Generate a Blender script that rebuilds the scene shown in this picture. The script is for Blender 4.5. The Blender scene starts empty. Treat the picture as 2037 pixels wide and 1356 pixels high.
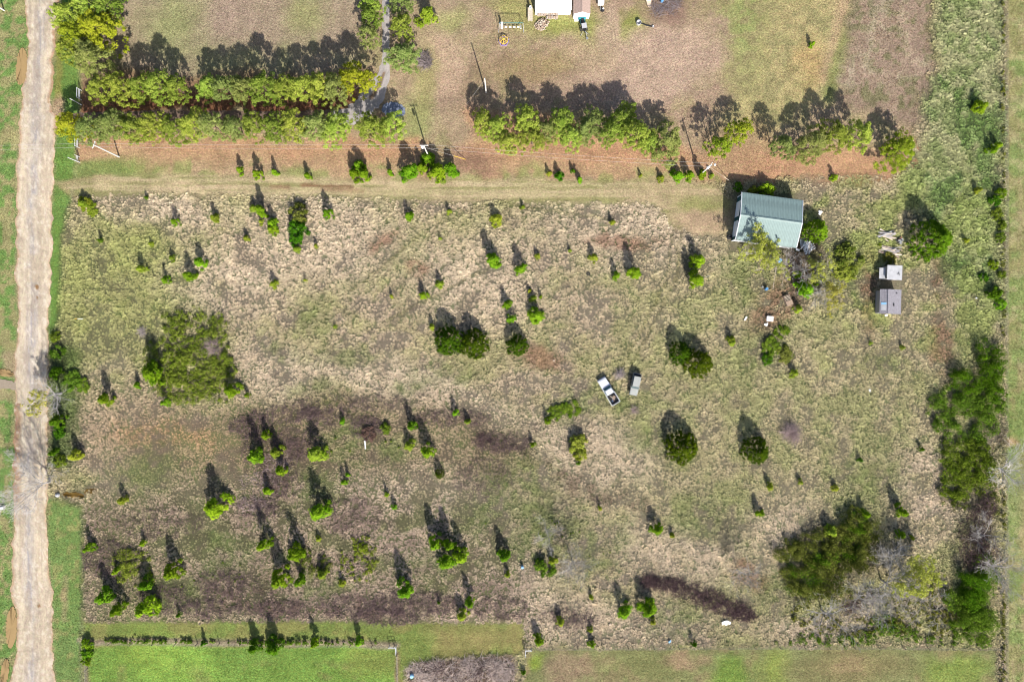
import bpy, math, random
import numpy as np
from mathutils import Vector, Matrix

# ------------------------------------------------------------------ camera, sky, sun, exposure
S = bpy.context.scene
H = 140.0                     # camera height; 0.1 m of ground per photograph pixel
CX, CY = 1018.5, 678.0
cam = bpy.data.objects.new("camera", bpy.data.cameras.new("camera"))
S.collection.objects.link(cam)
cam.location = (0, 0, H)
cam.rotation_euler = (0, 0, 0)
cam.data.sensor_width = 36.0
cam.data.lens = 36.0 * H / (2 * 101.85)
cam.data.clip_start = 1.0
cam.data.clip_end = 6000.0
S.camera = cam

SUN_EL = math.radians(36)
SX, SY = 0.285, -0.958        # horizontal direction towards the sun
world = bpy.data.worlds.new("World")
S.world = world
world.use_nodes = True
wn = world.node_tree.nodes
bg = wn["Background"]
sky = wn.new("ShaderNodeTexSky")
sky.sky_type = "NISHITA"
sky.sun_disc = False
sky.sun_elevation = SUN_EL
sky.sun_rotation = math.atan2(SX, SY)
sky.altitude = 200
sky.air_density = 0.75
sky.dust_density = 2.2
world.node_tree.links.new(sky.outputs[0], bg.inputs[0])
bg.inputs[1].default_value = 0.105
sl = bpy.data.lights.new("sun", "SUN")
sl.energy = 4.8
sl.angle = math.radians(0.7)
sl.color = (1.0, 0.955, 0.88)
sun = bpy.data.objects.new("sun", sl)
S.collection.objects.link(sun)
sd = Vector((-SX * math.cos(SUN_EL), -SY * math.cos(SUN_EL), -math.sin(SUN_EL)))
sun.rotation_euler = sd.to_track_quat("-Z", "Y").to_euler()
sun.location = (30, -90, 80)
S.view_settings.view_transform = "Standard"
S.view_settings.look = "None"
S.view_settings.gamma = 1.0
S.view_settings.use_curve_mapping = False
S.view_settings.exposure = 0.98
S.render.engine = "CYCLES"
S.cycles.filter_width = 1.05

rng = np.random.default_rng(7)
random.seed(7)
K = 1.55                      # picture brightness of a sunlit flat surface per unit of albedo


def lin(c):
    c = np.asarray(c, float) / 255.0
    return np.where(c <= 0.04045, c / 12.92, ((c + 0.055) / 1.055) ** 2.4)


def C(r, g, b, k=None):
    """albedo of a surface that shows as this colour in full sun"""
    v = lin((r, g, b)) / (k or K)
    return tuple(float(x) for x in np.clip(v, 0.004, 0.85))


def W(px, py, z=0.0):
    s = 0.1 * (H - z) / H
    return Vector(((px - CX) * s, (CY - py) * s, z))


# ------------------------------------------------------------------ materials
def mat(name, col, rough=0.8, metal=0.0, noise=0.12, nscale=3.0, spec=0.3, bump=0.0, bscale=8.0, stretch=None):
    m = bpy.data.materials.new(name)
    m.use_nodes = True
    nt = m.node_tree
    p = nt.nodes["Principled BSDF"]
    p.inputs["Roughness"].default_value = rough
    p.inputs["Metallic"].default_value = metal
    p.inputs["Specular IOR Level"].default_value = spec
    tc = nt.nodes.new("ShaderNodeTexCoord")
    src = tc.outputs["Object"]
    if stretch:
        mp = nt.nodes.new("ShaderNodeMapping")
        mp.inputs["Scale"].default_value = stretch
        nt.links.new(src, mp.inputs[0])
        src = mp.outputs[0]
    n = nt.nodes.new("ShaderNodeTexNoise")
    n.inputs["Scale"].default_value = nscale
    n.inputs["Detail"].default_value = 5.0
    nt.links.new(src, n.inputs["Vector"])
    mr = nt.nodes.new("ShaderNodeMapRange")
    mr.inputs[1].default_value = 0.25
    mr.inputs[2].default_value = 0.75
    mr.inputs[3].default_value = 1.0 - noise
    mr.inputs[4].default_value = 1.0 + noise
    nt.links.new(n.outputs[0], mr.inputs[0])
    mx = nt.nodes.new("ShaderNodeMix")
    mx.data_type = "RGBA"
    mx.blend_type = "MULTIPLY"
    mx.inputs[0].default_value = 1.0
    mx.inputs[6].default_value = (*col, 1)
    nt.links.new(mr.outputs[0], mx.inputs[7])
    nt.links.new(mx.outputs[2], p.inputs["Base Color"])
    if bump:
        n2 = nt.nodes.new("ShaderNodeTexNoise")
        n2.inputs["Scale"].default_value = bscale
        n2.inputs["Detail"].default_value = 4
        nt.links.new(src, n2.inputs["Vector"])
        b = nt.nodes.new("ShaderNodeBump")
        b.inputs["Strength"].default_value = bump
        b.inputs["Distance"].default_value = 0.05
        nt.links.new(n2.outputs[0], b.inputs["Height"])
        nt.links.new(b.outputs[0], p.inputs["Normal"])
    return m


def leaf_mat(name, ca, cb, transl=0.3, objvar=0.18, inst=None):
    """leaves: colour between two tones by the per-leaf 'tint', varied per plant"""
    m = bpy.data.materials.new(name)
    m.use_nodes = True
    nt = m.node_tree
    nt.nodes.remove(nt.nodes["Principled BSDF"])
    out = nt.nodes["Material Output"]
    at = nt.nodes.new("ShaderNodeAttribute")
    at.attribute_name = "tint"
    mx = nt.nodes.new("ShaderNodeMix")
    mx.data_type = "RGBA"
    mx.inputs[6].default_value = (*ca, 1)
    mx.inputs[7].default_value = (*cb, 1)
    nt.links.new(at.outputs["Fac"], mx.inputs[0])
    oi = nt.nodes.new("ShaderNodeObjectInfo")
    hs = nt.nodes.new("ShaderNodeHueSaturation")
    mr = nt.nodes.new("ShaderNodeMapRange")
    mr.inputs[3].default_value = 1 - objvar
    mr.inputs[4].default_value = 1 + objvar
    nt.links.new(oi.outputs["Random"], mr.inputs[0])
    nt.links.new(mr.outputs[0], hs.inputs["Value"])
    mr2 = nt.nodes.new("ShaderNodeMapRange")
    mr2.inputs[3].default_value = 0.5 + 0.018
    mr2.inputs[4].default_value = 0.5 - 0.018
    ml = nt.nodes.new("ShaderNodeMath")
    ml.operation = "MULTIPLY"
    ml.inputs[1].default_value = 7.31
    fr = nt.nodes.new("ShaderNodeMath")
    fr.operation = "FRACT"
    nt.links.new(oi.outputs["Random"], ml.inputs[0])
    nt.links.new(ml.outputs[0], fr.inputs[0])
    nt.links.new(fr.outputs[0], mr2.inputs[0])
    nt.links.new(mr2.outputs[0], hs.inputs["Hue"])
    nt.links.new(mx.outputs[2], hs.inputs["Color"])
    col = hs.outputs[0]
    if inst:
        ia = nt.nodes.new("ShaderNodeAttribute")
        ia.attribute_type = "INSTANCER"
        ia.attribute_name = inst
        mm = nt.nodes.new("ShaderNodeMix")
        mm.data_type = "RGBA"
        mm.blend_type = "MULTIPLY"
        mm.inputs[0].default_value = 1.0
        nt.links.new(ia.outputs["Color"], mm.inputs[6])
        nt.links.new(col, mm.inputs[7])
        col = mm.outputs[2]
    d = nt.nodes.new("ShaderNodeBsdfDiffuse")
    t = nt.nodes.new("ShaderNodeBsdfTranslucent")
    ms = nt.nodes.new("ShaderNodeMixShader")
    ms.inputs[0].default_value = transl
    nt.links.new(col, d.inputs[0])
    nt.links.new(col, t.inputs[0])
    nt.links.new(d.outputs[0], ms.inputs[1])
    nt.links.new(t.outputs[0], ms.inputs[2])
    nt.links.new(ms.outputs[0], out.inputs[0])
    return m


M = {}
M["white"] = mat("white paint", (0.74, 0.75, 0.76), 0.45, noise=0.06)
M["white_roof"] = mat("white roof", (0.80, 0.80, 0.78), 0.5, noise=0.05, nscale=1.2)
M["white_pipe"] = mat("white pipe", (0.50, 0.51, 0.53), 0.5, noise=0.05)
M["green_metal"] = mat("green roof metal", (0.160, 0.222, 0.212), 0.5, 0.0, noise=0.2, nscale=0.8, spec=0.6)
M["green_wall"] = mat("dark green wall", (0.02, 0.085, 0.085), 0.6, noise=0.12)
M["grey_wood"] = mat("weathered wood", (0.30, 0.28, 0.27), 0.9, noise=0.3, nscale=6, stretch=(1, 8, 8))
M["brown_wood"] = mat("brown wood", (0.26, 0.19, 0.14), 0.9, noise=0.3, nscale=5)
M["pale_wood"] = mat("pale wood", (0.45, 0.38, 0.30), 0.9, noise=0.25, nscale=5)
M["split_wood"] = mat("split firewood", (0.36, 0.28, 0.23), 0.9, noise=0.4, nscale=4)
M["dark"] = mat("dark", (0.02, 0.02, 0.022), 0.7, noise=0.2)
M["rubber"] = mat("rubber", (0.022, 0.022, 0.022), 0.85)
M["steel"] = mat("steel", (0.35, 0.36, 0.37), 0.45, 0.6, noise=0.15)
M["rust"] = mat("rusty metal", (0.19, 0.10, 0.07), 0.85, noise=0.35, nscale=6)
M["galv"] = mat("old galvanised sheet", (0.40, 0.40, 0.41), 0.55, 0.2, noise=0.15, nscale=2)
M["shingle"] = mat("grey shingle", (0.20, 0.19, 0.21), 0.9, noise=0.3, nscale=5, bump=0.4)
M["brown_shingle"] = mat("brown shingle", (0.33, 0.24, 0.20), 0.9, noise=0.2, nscale=5, bump=0.3)
M["truck_white"] = mat("white truck paint", (0.56, 0.57, 0.61), 0.35, noise=0.06, nscale=1.5, spec=0.5)
M["suv_beige"] = mat("faded silver paint", (0.27, 0.28, 0.265), 0.45, noise=0.1, nscale=2, spec=0.5)
M["glass"] = mat("vehicle glass", (0.03, 0.10, 0.14), 0.12, noise=0.1, spec=0.6)
M["suv_glass"] = mat("dusty glass", (0.05, 0.08, 0.085), 0.4, noise=0.2, spec=0.6)
M["teal"] = mat("teal paint", (0.03, 0.22, 0.26), 0.5, noise=0.1)
M["blue"] = mat("blue plastic", (0.08, 0.22, 0.42), 0.45)
M["light_blue"] = mat("light blue plastic", (0.22, 0.42, 0.62), 0.45)
M["purple"] = mat("purple paint", (0.22, 0.16, 0.42), 0.5)
M["yellow"] = mat("yellow plastic", (0.62, 0.42, 0.05), 0.5)
M["wire"] = mat("bare wire", (0.36, 0.34, 0.32), 0.6, 0.2)
M["pole_wood"] = mat("pale pole wood", (0.52, 0.50, 0.46), 0.9, noise=0.15, stretch=(6, 6, 1))
M["bark"] = mat("pine bark", (0.12, 0.085, 0.065), 0.95, noise=0.3, nscale=5)
M["grey_bark"] = mat("grey bark", (0.31, 0.29, 0.27), 0.95, noise=0.25, nscale=4)
M["pale_bark"] = mat("pale grey bark", (0.38, 0.355, 0.34), 0.95, noise=0.2, nscale=4)
M["dead_stem"] = mat("dead grey stems", (0.34, 0.29, 0.28), 0.95, noise=0.25, nscale=4)
M["pink_twig"] = mat("pinkish twigs", (0.33, 0.25, 0.24), 0.95, noise=0.25, nscale=4)
M["dark_twig"] = mat("dark dead twigs", (0.075, 0.045, 0.045), 0.95, noise=0.35, nscale=4)
M["brush_twig"] = mat("brush pile twigs", (0.20, 0.165, 0.165), 0.95, noise=0.35, nscale=4)
M["tan_cloth"] = mat("tan sheet", (0.50, 0.40, 0.31), 0.8, noise=0.15)
M["fence_wood"] = mat("fence post wood", (0.20, 0.16, 0.13), 0.95, noise=0.3)
M["muddy_water"] = mat("muddy water", C(172, 144, 98), 0.3, noise=0.08, nscale=0.8, spec=0.5)
M["dark_pool"] = mat("dark pool", C(122, 96, 44), 0.15, noise=0.15, nscale=1.2, spec=0.5)
M["gravel_in_shade"] = mat("shaded gravel", C(120, 130, 150), 0.9, noise=0.3, nscale=3, bump=0.6, bscale=6)  # blue-grey tone puts the pines' shade into the gravel colour

LF = 1.0
M["pine_leaf"] = leaf_mat("pine needles", C(114, 144, 44), C(190, 204, 92), 0.34, 0.24)
M["pine_yellow"] = leaf_mat("yellow pine needles", C(150, 164, 32), C(202, 204, 66), 0.34, 0.08)
M["pine_grey"] = leaf_mat("grey green pine needles", C(120, 142, 66), C(174, 184, 106), 0.32, 0.12)
M["pine_bright"] = leaf_mat("bright pine needles", C(112, 148, 30), C(184, 200, 66), 0.34, 0.1)
M["sap_leaf"] = leaf_mat("bright sapling leaves", C(88, 138, 14), C(164, 200, 50), 0.34, 0.26)
M["sap_yellow"] = leaf_mat("yellow green sapling leaves", C(132, 156, 34), C(182, 196, 72), 0.34, 0.2)
M["sap_dark"] = leaf_mat("deep green sapling leaves", C(58, 110, 18), C(112, 156, 36), 0.32, 0.12)
M["cedar_leaf"] = leaf_mat("cedar leaves", C(36, 68, 8), C(100, 122, 22), 0.22, 0.06)
M["bramble_leaf"] = leaf_mat("bramble leaves", C(116, 138, 34), C(184, 192, 84), 0.32, 0.05)
M["thick_leaf"] = leaf_mat("thicket leaves", C(72, 110, 20), C(144, 168, 60), 0.32, 0.05)
M["olive_leaf"] = leaf_mat("olive thicket leaves", C(88, 104, 30), C(158, 160, 78), 0.32, 0.05)
M["bud_leaf"] = leaf_mat("budding yellow leaves", C(190, 194, 74), C(226, 222, 116), 0.42, 0.06)
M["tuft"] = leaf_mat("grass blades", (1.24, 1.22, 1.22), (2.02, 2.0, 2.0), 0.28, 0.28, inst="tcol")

# ------------------------------------------------------------------ object helpers
COL = S.collection


def tag(o, label=None, cat=None, group=None, kind=None):
    if label: o["label"] = label
    if cat: o["category"] = cat
    if group: o["group"] = group
    if kind: o["kind"] = kind
    return o


def empty(name, loc, rz=0.0, label=None, cat=None, group=None):
    o = bpy.data.objects.new(name, None)
    COL.objects.link(o)
    o.empty_display_size = 0.5
    o.location = loc
    o.rotation_euler = (0, 0, rz)
    return tag(o, label, cat, group)


def link(name, me, parent=None, loc=None, rot=None):
    o = bpy.data.objects.new(name, me)
    COL.objects.link(o)
    if parent is not None: o.parent = parent
    if loc is not None: o.location = loc
    if rot is not None: o.rotation_euler = rot
    return o


class MB:
    """collects simple solids into one mesh"""

    def __init__(self):
        self.v, self.f = [], []

    def add(self, v, f):
        n = len(self.v)
        self.v += [tuple(p) for p in v]
        self.f += [tuple(i + n for i in q) for q in f]
        return self

    def box(self, c, s, rz=0.0, taper=1.0, rx=0.0, ry=0.0):
        x, y, z = s[0] / 2, s[1] / 2, s[2] / 2
        R = Matrix.Rotation(rz, 3, "Z") @ Matrix.Rotation(ry, 3, "Y") @ Matrix.Rotation(rx, 3, "X")
        vs = []
        for k, t in ((-z, 1.0), (z, taper)):
            for a, b in ((-x, -y), (x, -y), (x, y), (-x, y)):
                vs.append(R @ Vector((a * t, b * t, k)) + Vector(c))
        return self.add(vs, [(3, 2, 1, 0), (4, 5, 6, 7), (0, 1, 5, 4), (1, 2, 6, 5), (2, 3, 7, 6), (3, 0, 4, 7)])

    def bar(self, a, b, r0, r1=None, n=6):
        a, b = Vector(a), Vector(b)
        r1 = r0 if r1 is None else r1
        d = b - a
        if d.length < 1e-6: return self
        q = d.to_track_quat("Z", "Y").to_matrix()
        vs = []
        for p, r in ((a, r0), (b, r1)):
            for i in range(n):
                t = 2 * math.pi * i / n
                vs.append(p + q @ Vector((r * math.cos(t), r * math.sin(t), 0)))
        fs = [(i, (i + 1) % n, n + (i + 1) % n, n + i) for i in range(n)]
        fs += [tuple(range(n - 1, -1, -1)), tuple(range(n, 2 * n))]
        return self.add(vs, fs)

    def path(self, pts, r, n=5):
        for a, b in zip(pts, pts[1:]): self.bar(a, b, r, r, n)
        return self

    def ring(self, c, R, r, n=20, m=6, axis="Z"):
        vs, fs = [], []
        for i in range(n):
            a = 2 * math.pi * i / n
            for j in range(m):
                b = 2 * math.pi * j / m
                p = Vector(((R + r * math.cos(b)) * math.cos(a), (R + r * math.cos(b)) * math.sin(a), r * math.sin(b)))
                if axis == "X": p = Vector((p.z, p.x, p.y))
                if axis == "Y": p = Vector((p.x, p.z, p.y))
                vs.append(p + Vector(c))
        for i in range(n):
            for j in range(m):
                fs.append((i * m + j, ((i + 1) % n) * m + j, ((i + 1) % n) * m + (j + 1) % m, i * m + (j + 1) % m))
        return self.add(vs, fs)

    def prism(self, prof, y0, y1, inset=None):
        """profile in x,z extruded along y; inset: list of per-point y insets"""
        n = len(prof)
        ins = inset or [0] * n
        vs = [(x, y0 + i, z) for (x, z), i in zip(prof, ins)] + [(x, y1 - i, z) for (x, z), i in zip(prof, ins)]
        fs = [(i, (i + 1) % n, n + (i + 1) % n, n + i) for i in range(n)]
        fs += [tuple(range(n - 1, -1, -1)), tuple(range(n, 2 * n))]
        return self.add(vs, fs)

    def lathe(self, prof, n=14, c=(0, 0, 0)):
        vs, fs = [], []
        for r, z in prof:
            for i in range(n):
                t = 2 * math.pi * i / n
                vs.append((c[0] + r * math.cos(t), c[1] + r * math.sin(t), c[2] + z))
        for k in range(len(prof) - 1):
            for i in range(n):
                fs.append((k * n + i, k * n + (i + 1) % n, (k + 1) * n + (i + 1) % n, (k + 1) * n + i))
        fs += [tuple(range(n - 1, -1, -1)), tuple(range((len(prof) - 1) * n, len(prof) * n))]
        return self.add(vs, fs)

    def mesh(self, name, m, bevel=0.0):
        me = bpy.data.meshes.new(name)
        me.from_pydata(self.v, [], self.f)
        if bevel:
            import bmesh
            bm = bmesh.new()
            bm.from_mesh(me)
            bmesh.ops.bevel(bm, geom=bm.edges[:], offset=bevel, segments=2, affect="EDGES", clamp_overlap=True)
            bm.to_mesh(me)
            bm.free()
        me.materials.append(m)
        me.update()
        return me

    def build(self, name, m, parent=None, loc=None, rot=None, bevel=0.0):
        return link(name, self.mesh(name, m, bevel), parent, loc, rot)


def mesh_np(name, v, f, m, tint=None):
    """numpy arrays to mesh; faces all of one size"""
    v = np.asarray(v, np.float32)
    f = np.asarray(f, np.int32)
    me = bpy.data.meshes.new(name)
    nf, k = f.shape
    me.vertices.add(len(v))
    me.vertices.foreach_set("co", v.ravel())
    me.loops.add(nf * k)
    me.loops.foreach_set("vertex_index", f.ravel())
    me.polygons.add(nf)
    me.polygons.foreach_set("loop_start", np.arange(0, nf * k, k, dtype=np.int32))
    me.polygons.foreach_set("loop_total", np.full(nf, k, np.int32))
    me.update(calc_edges=True)
    if m: me.materials.append(m)
    if tint is not None:
        a = me.attributes.new("tint", "FLOAT", "POINT")
        a.data.foreach_set("value", np.asarray(tint, np.float32))
    return me


# ------------------------------------------------------------------ noise on numpy grids
def vnoise(x, y, scale, seed):
    r = np.random.default_rng(seed)
    n = 256
    t = r.random((n, n))
    u, v = x / scale, y / scale
    iu, iv = np.floor(u).astype(int), np.floor(v).astype(int)
    fu, fv = u - iu, v - iv
    fu, fv = fu * fu * (3 - 2 * fu), fv * fv * (3 - 2 * fv)
    g = lambda a, b: t[a % n, b % n]
    return (g(iu, iv) * (1 - fu) + g(iu + 1, iv) * fu) * (1 - fv) + (g(iu, iv + 1) * (1 - fu) + g(iu + 1, iv + 1) * fu) * fv


def fnoise(x, y, scale, seed, oct=4, gain=0.55):
    s, a, tot = 0, 1.0, 0.0
    for i in range(oct):
        s = s + a * vnoise(x + 17.3 * i, y - 9.1 * i, scale / 2 ** i, seed + i)
        tot += a
        a *= gain
    return s / tot


def sstep(a, b, x):
    t = np.clip((x - a) / (b - a), 0, 1)
    return t * t * (3 - 2 * t)


# ------------------------------------------------------------------ the ground sheet and its maps
def axis(lo, hi, step, far):
    core = np.arange(lo, hi + step / 2, step)
    out, s, p = [], step, hi
    while p < far:
        s *= 1.35
        p += s
        out.append(p)
    out = np.array(out)
    return np.concatenate([(lo - (out - hi))[::-1], core, out])


ax = axis(-112, 112, 0.4, 2600)
ay = axis(-78, 78, 0.4, 2600)
GX, GY = np.meshgrid(ax, ay)
nx, ny = len(ax), len(ay)
PX0 = GX / 0.1 + CX
PY0 = CY - GY / 0.1
PXc, PYc = np.clip(PX0, -120, 2160), np.clip(PY0, -100, 1460)
wx = (fnoise(PX0, PY0, 70, 11) - 0.5) * 2
wy = (fnoise(PX0, PY0, 70, 21) - 0.5) * 2
wf = (fnoise(PX0, PY0, 16, 31, 2) - 0.5) * 2
WF = 1.0
PX = PXc + 26 * wx + 7 * wf
PY = PYc + 26 * wy + 7 * wf[::-1, ::-1]
SXp = PXc + 5 * wx + 3 * wf   # lightly warped, for man-made edges
SYp = PYc + 5 * wy + 3 * wf
N1 = fnoise(PX0, PY0, 120, 41)
N2 = fnoise(PX0, PY0, 40, 51)
N3 = fnoise(PX0, PY0, 14, 61, 3)
NS = fnoise(PX0 * 0.06, PY0, 7, 71, 3)     # streaks along x
NV = fnoise(PX0, PY0 * 0.04, 7, 81, 3)     # streaks along y


def segdist(x, y, pts, closed=False):
    d = np.full(x.shape, 1e9)
    ps = list(zip(pts, pts[1:])) + ([(pts[-1], pts[0])] if closed else [])
    for (a, b), (c, e) in ps:
        vx, vy = c - a, e - b
        t = np.clip(((x - a) * vx + (y - b) * vy) / (vx * vx + vy * vy + 1e-9), 0, 1)
        d = np.minimum(d, np.hypot(x - a - t * vx, y - b - t * vy))
    return d


def poly(pts, soft=10, x=None, y=None):
    x = PX if x is None else x
    y = PY if y is None else y
    ins = np.zeros(x.shape, bool)
    n = len(pts)
    for i in range(n):
        (a, b), (c, e) = pts[i], pts[(i + 1) % n]
        if b == e: continue
        cr = ((b > y) != (e > y)) & (x < (c - a) * (y - b) / (e - b) + a)
        ins ^= cr
    d = segdist(x, y, pts, True)
    d = np.where(ins, d, -d)
    return sstep(-soft, soft, d)


def rect(x0, y0, x1, y1, soft=8, exact=True):
    return poly([(x0, y0), (x1, y0), (x1, y1), (x0, y1)], soft, SXp if exact else PX, SYp if exact else PY)


def ell(x, y, rx, ry, rot=0, soft=0.5):
    c, s = math.cos(math.radians(rot)), math.sin(math.radians(rot))
    dx, dy = PX - x, PY - y
    d = np.hypot((dx * c + dy * s) / rx, (-dx * s + dy * c) / ry)
    return 1 - sstep(1 - soft, 1 + soft, d)


def stroke(pts, w, soft=4, exact=True):
    d = segdist(SXp if exact else PX, SYp if exact else PY, pts)
    return 1 - sstep(w - soft, w + soft, d)


def sc(r, g, b):
    return lin((r, g, b)) / K


G = np.zeros(GX.shape + (3,))
T = np.zeros(GX.shape + (3,))
D = np.zeros(GX.shape)        # tussock density
VM = np.zeros(GX.shape)       # green verges
Z = np.ones(GX.shape)         # tussock size


def pg(m, c, s=1.0):
    a = np.clip(m * s, 0, 1)[..., None]
    G[:] = G * (1 - a) + sc(*c) * a


def pt(m, c, s=1.0):
    a = np.clip(m * s, 0, 1)[..., None]
    T[:] = T * (1 - a) + sc(*c) * a


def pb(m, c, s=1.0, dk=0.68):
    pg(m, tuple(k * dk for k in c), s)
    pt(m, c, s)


def pd(m, v):
    D[:] = D * (1 - m) + min(v, 1.0) * m


def nz(n, a, b):
    return sstep(a, b, n)


# base rough field
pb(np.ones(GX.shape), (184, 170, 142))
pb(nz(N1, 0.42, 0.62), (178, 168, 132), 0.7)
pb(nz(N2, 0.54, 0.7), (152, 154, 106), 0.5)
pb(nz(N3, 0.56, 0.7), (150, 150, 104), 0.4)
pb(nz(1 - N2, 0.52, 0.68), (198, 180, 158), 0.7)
D[:] = 1.0
# right hand greener field
m = poly([(1480, 380), (2000, 340), (2000, 1290), (1500, 1290), (1200, 1000), (1250, 520)], 90)
pb(m, (184, 175, 138), 0.6)
pb(m * nz(N2, 0.46, 0.64), (150, 156, 102), 0.42)
# left, greener by the road
m = poly([(100, 440), (330, 430), (420, 560), (330, 700), (150, 740), (95, 720)], 60)
pb(m, (158, 164, 98), 0.65)
# pinkish dry patches
for e in [(330, 420, 120, 30, 5), (550, 730, 80, 55, 10), (760, 760, 170, 30, 12), (900, 790, 140, 40, 25), (640, 470, 140, 90, 0),
          (960, 560, 120, 90, 0), (1270, 470, 180, 60, 10), (220, 860, 110, 60, 0), (1180, 900, 120, 60, 20),
          (800, 1000, 160, 120, 0), (940, 1210, 160, 50, 0), (620, 1200, 130, 40, 0), (1180, 1240, 180, 40, 0), (830, 1090, 60, 60, 0),
          (1560, 1060, 70, 60, 0), (1600, 1260, 80, 25, 0), (1840, 1020, 60, 60, 0), (1840, 950, 50, 60, 0), (1010, 1150, 90, 60, 0),
          (1350, 1100, 120, 60, 10), (460, 560, 120, 60, 0)]:
    pb(ell(*e[:5], 0.6) * nz(N2, 0.25, 0.5), (202, 186, 164), 0.85)
# brown low ground
m = ell(360, 880, 230, 70, 8, 0.6)
pb(m, (170, 148, 122), 0.75)
pb(ell(330, 860, 110, 28, 6, 0.6) * nz(N3, 0.35, 0.55), (190, 156, 120), 0.6)
m = poly([(470, 830), (640, 790), (880, 800), (1050, 880), (1000, 960), (860, 940), (640, 960), (480, 920)], 40)
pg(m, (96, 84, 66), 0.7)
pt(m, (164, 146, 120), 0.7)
m = poly([(150, 1010), (400, 960), (760, 950), (1040, 1060), (1040, 1235), (165, 1235)], 60)
pg(m, (100, 88, 74), 0.8)
pt(m * nz(N1, 0.25, 0.5), (182, 163, 146), 0.75)
pb(m * nz(N2, 0.52, 0.68), (134, 116, 106), 0.6)
pb(m * nz(1 - N2, 0.52, 0.66), (136, 140, 92), 0.6)
for e in [(770, 1230, 70, 22, 0), (480, 1180, 80, 40, 0), (690, 1210, 70, 30, 0), (560, 1215, 60, 20, 0), (210, 1100, 60, 40, 0), (500, 850, 50, 25, 10),
          (990, 880, 60, 18, 25), (1150, 960, 190, 16, 25), (560, 960, 40, 40, 0), (590, 880, 60, 30, 0), (730, 850, 40, 20, 30)]:
    pb(ell(*e[:5], 0.7) * nz(N3, 0.45, 0.55), (118, 98, 88), 0.7)
# green areas in the field; two also paint in bare-tree shade
for e in [(620, 630, 40, 25, 0), (700, 710, 60, 20, 10), (620, 770, 50, 15, 0), (560, 690, 60, 20, 20), (820, 770, 40, 14, 0), (890, 740, 60, 20, 0),
          (1150, 800, 60, 35, -20), (1240, 800, 50, 20, 0), (1290, 870, 50, 30, 0), (1030, 970, 70, 60, 20), (1100, 1040, 60, 40, 0),
          (1190, 1100, 60, 45, 0), (1060, 1090, 60, 30, 0), (780, 880, 50, 30, 0), (700, 880, 60, 40, 0), (620, 960, 40, 40, 0),
          (1500, 540, 60, 60, 0), (1520, 690, 50, 50, 0), (1650, 520, 60, 60, 0), (1760, 720, 50, 25, 0), (1690, 540, 30, 50, 0), (960, 1030, 40, 40, 0),
          (440, 1080, 60, 30, 0), (350, 1180, 70, 30, 0), (430, 1130, 40, 25, 0), (290, 930, 60, 40, 0), (1720, 960, 70, 40, 0), (1400, 1030, 60, 40, 0), (880, 1120, 60, 30, 0),
          (1340, 1230, 60, 25, 0), (620, 1160, 60, 20, 0), (1550, 1180, 50, 40, 0)]:
    pb(ell(*e[:5], 0.7) * nz(N3, 0.25, 0.6), (118, 132, 76), 0.6)
# reddish leaf patches
for e in [(765, 485, 38, 16, -35), (830, 530, 22, 14, 0), (1075, 715, 60, 22, 20), (1240, 478, 70, 16, 0), (1870, 690, 25, 60, 0),
          (1880, 530, 22, 70, 0), (1735, 570, 18, 90, 0), (1590, 510, 40, 30, 0), (1545, 600, 35, 70, 40), (1480, 1150, 40, 25, 30), (1885, 420, 12, 30, 0)]:
    pb(ell(*e[:5], 0.5) * nz(N3, 0.3, 0.5), (150, 118, 98), 0.75)
pb(ell(1600, 515, 45, 32, 20, 0.4), (104, 84, 78), 0.8)
pb(ell(1576, 560, 16, 45, -20, 0.5), (112, 92, 82), 0.7)
# lush tussocks at the upper right
m = poly([(1850, -100), (1992, -100), (1995, 640), (1900, 560), (1800, 380), (1830, 280), (1850, 150)], 25)
pb(m, (134, 148, 96), 0.85)
pb(m * nz(N3, 0.45, 0.6), (180, 172, 140), 0.5)
pb(m * nz(1 - N2, 0.5, 0.62), (100, 138, 62), 0.6)
m2 = poly([(1600, 355), (1860, 340), (1990, 330), (1990, 720), (1700, 650), (1560, 420)], 50)
pb(m2 * nz(N2, 0.4, 0.6), (142, 156, 84), 0.55)
# mown yard, upper middle and right
yard = poly([(100, -120), (1850, -120), (1850, 120), (1815, 250), (1790, 345), (1440, 362), (110, 372)], 8, SXp, SYp)
pd(yard, 0.0)
pb(yard, (172, 150, 122), 0.95, 1.0)
pb(yard * nz(N2, 0.48, 0.66), (148, 142, 98), 0.6, 1.0)
m = poly([(240, -120), (720, -120), (720, 150), (240, 150)], 14)
pg(m, (160, 142, 120), 0.95)
pg(m * nz(N1, 0.5, 0.7), (146, 148, 100), 0.6)
pg(ell(340, 50, 70, 60, 0, 0.6), (150, 152, 102), 0.7)
pg(ell(610, 30, 40, 40, 0, 0.8), (150, 154, 94), 0.6)
pg(ell(460, 40, 50, 50, 0, 0.8), (170, 146, 130), 0.6)
m = poly([(820, -120), (1450, -120), (1450, 250), (1200, 235), (940, 210), (830, 240)], 20)
pg(m, (174, 148, 126), 0.75)
pg(m * nz(N2, 0.46, 0.62), (150, 140, 96), 0.5)
pg(m * nz(N3, 0.5, 0.64), (140, 118, 98), 0.4)
pg(ell(880, 60, 60, 70, 0, 0.7), (176, 158, 128), 0.6)
pg(ell(880, 130, 50, 60, 0, 0.6), (190, 162, 138), 0.65)
pg(ell(905, 45, 34, 26, 0, 0.7), (154, 156, 96), 0.7)
pg(ell(830, 250, 34, 60, 0, 0.6), (152, 156, 98), 0.8)
pg(ell(845, 160, 22, 60, 0, 0.6), (164, 158, 104), 0.7)
pg(ell(1190, 70, 40, 40, 0, 0.6), (148, 152, 84), 0.7)
pg(ell(1120, 55, 60, 24, 0, 0.6), (150, 156, 82), 0.8)
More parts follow.
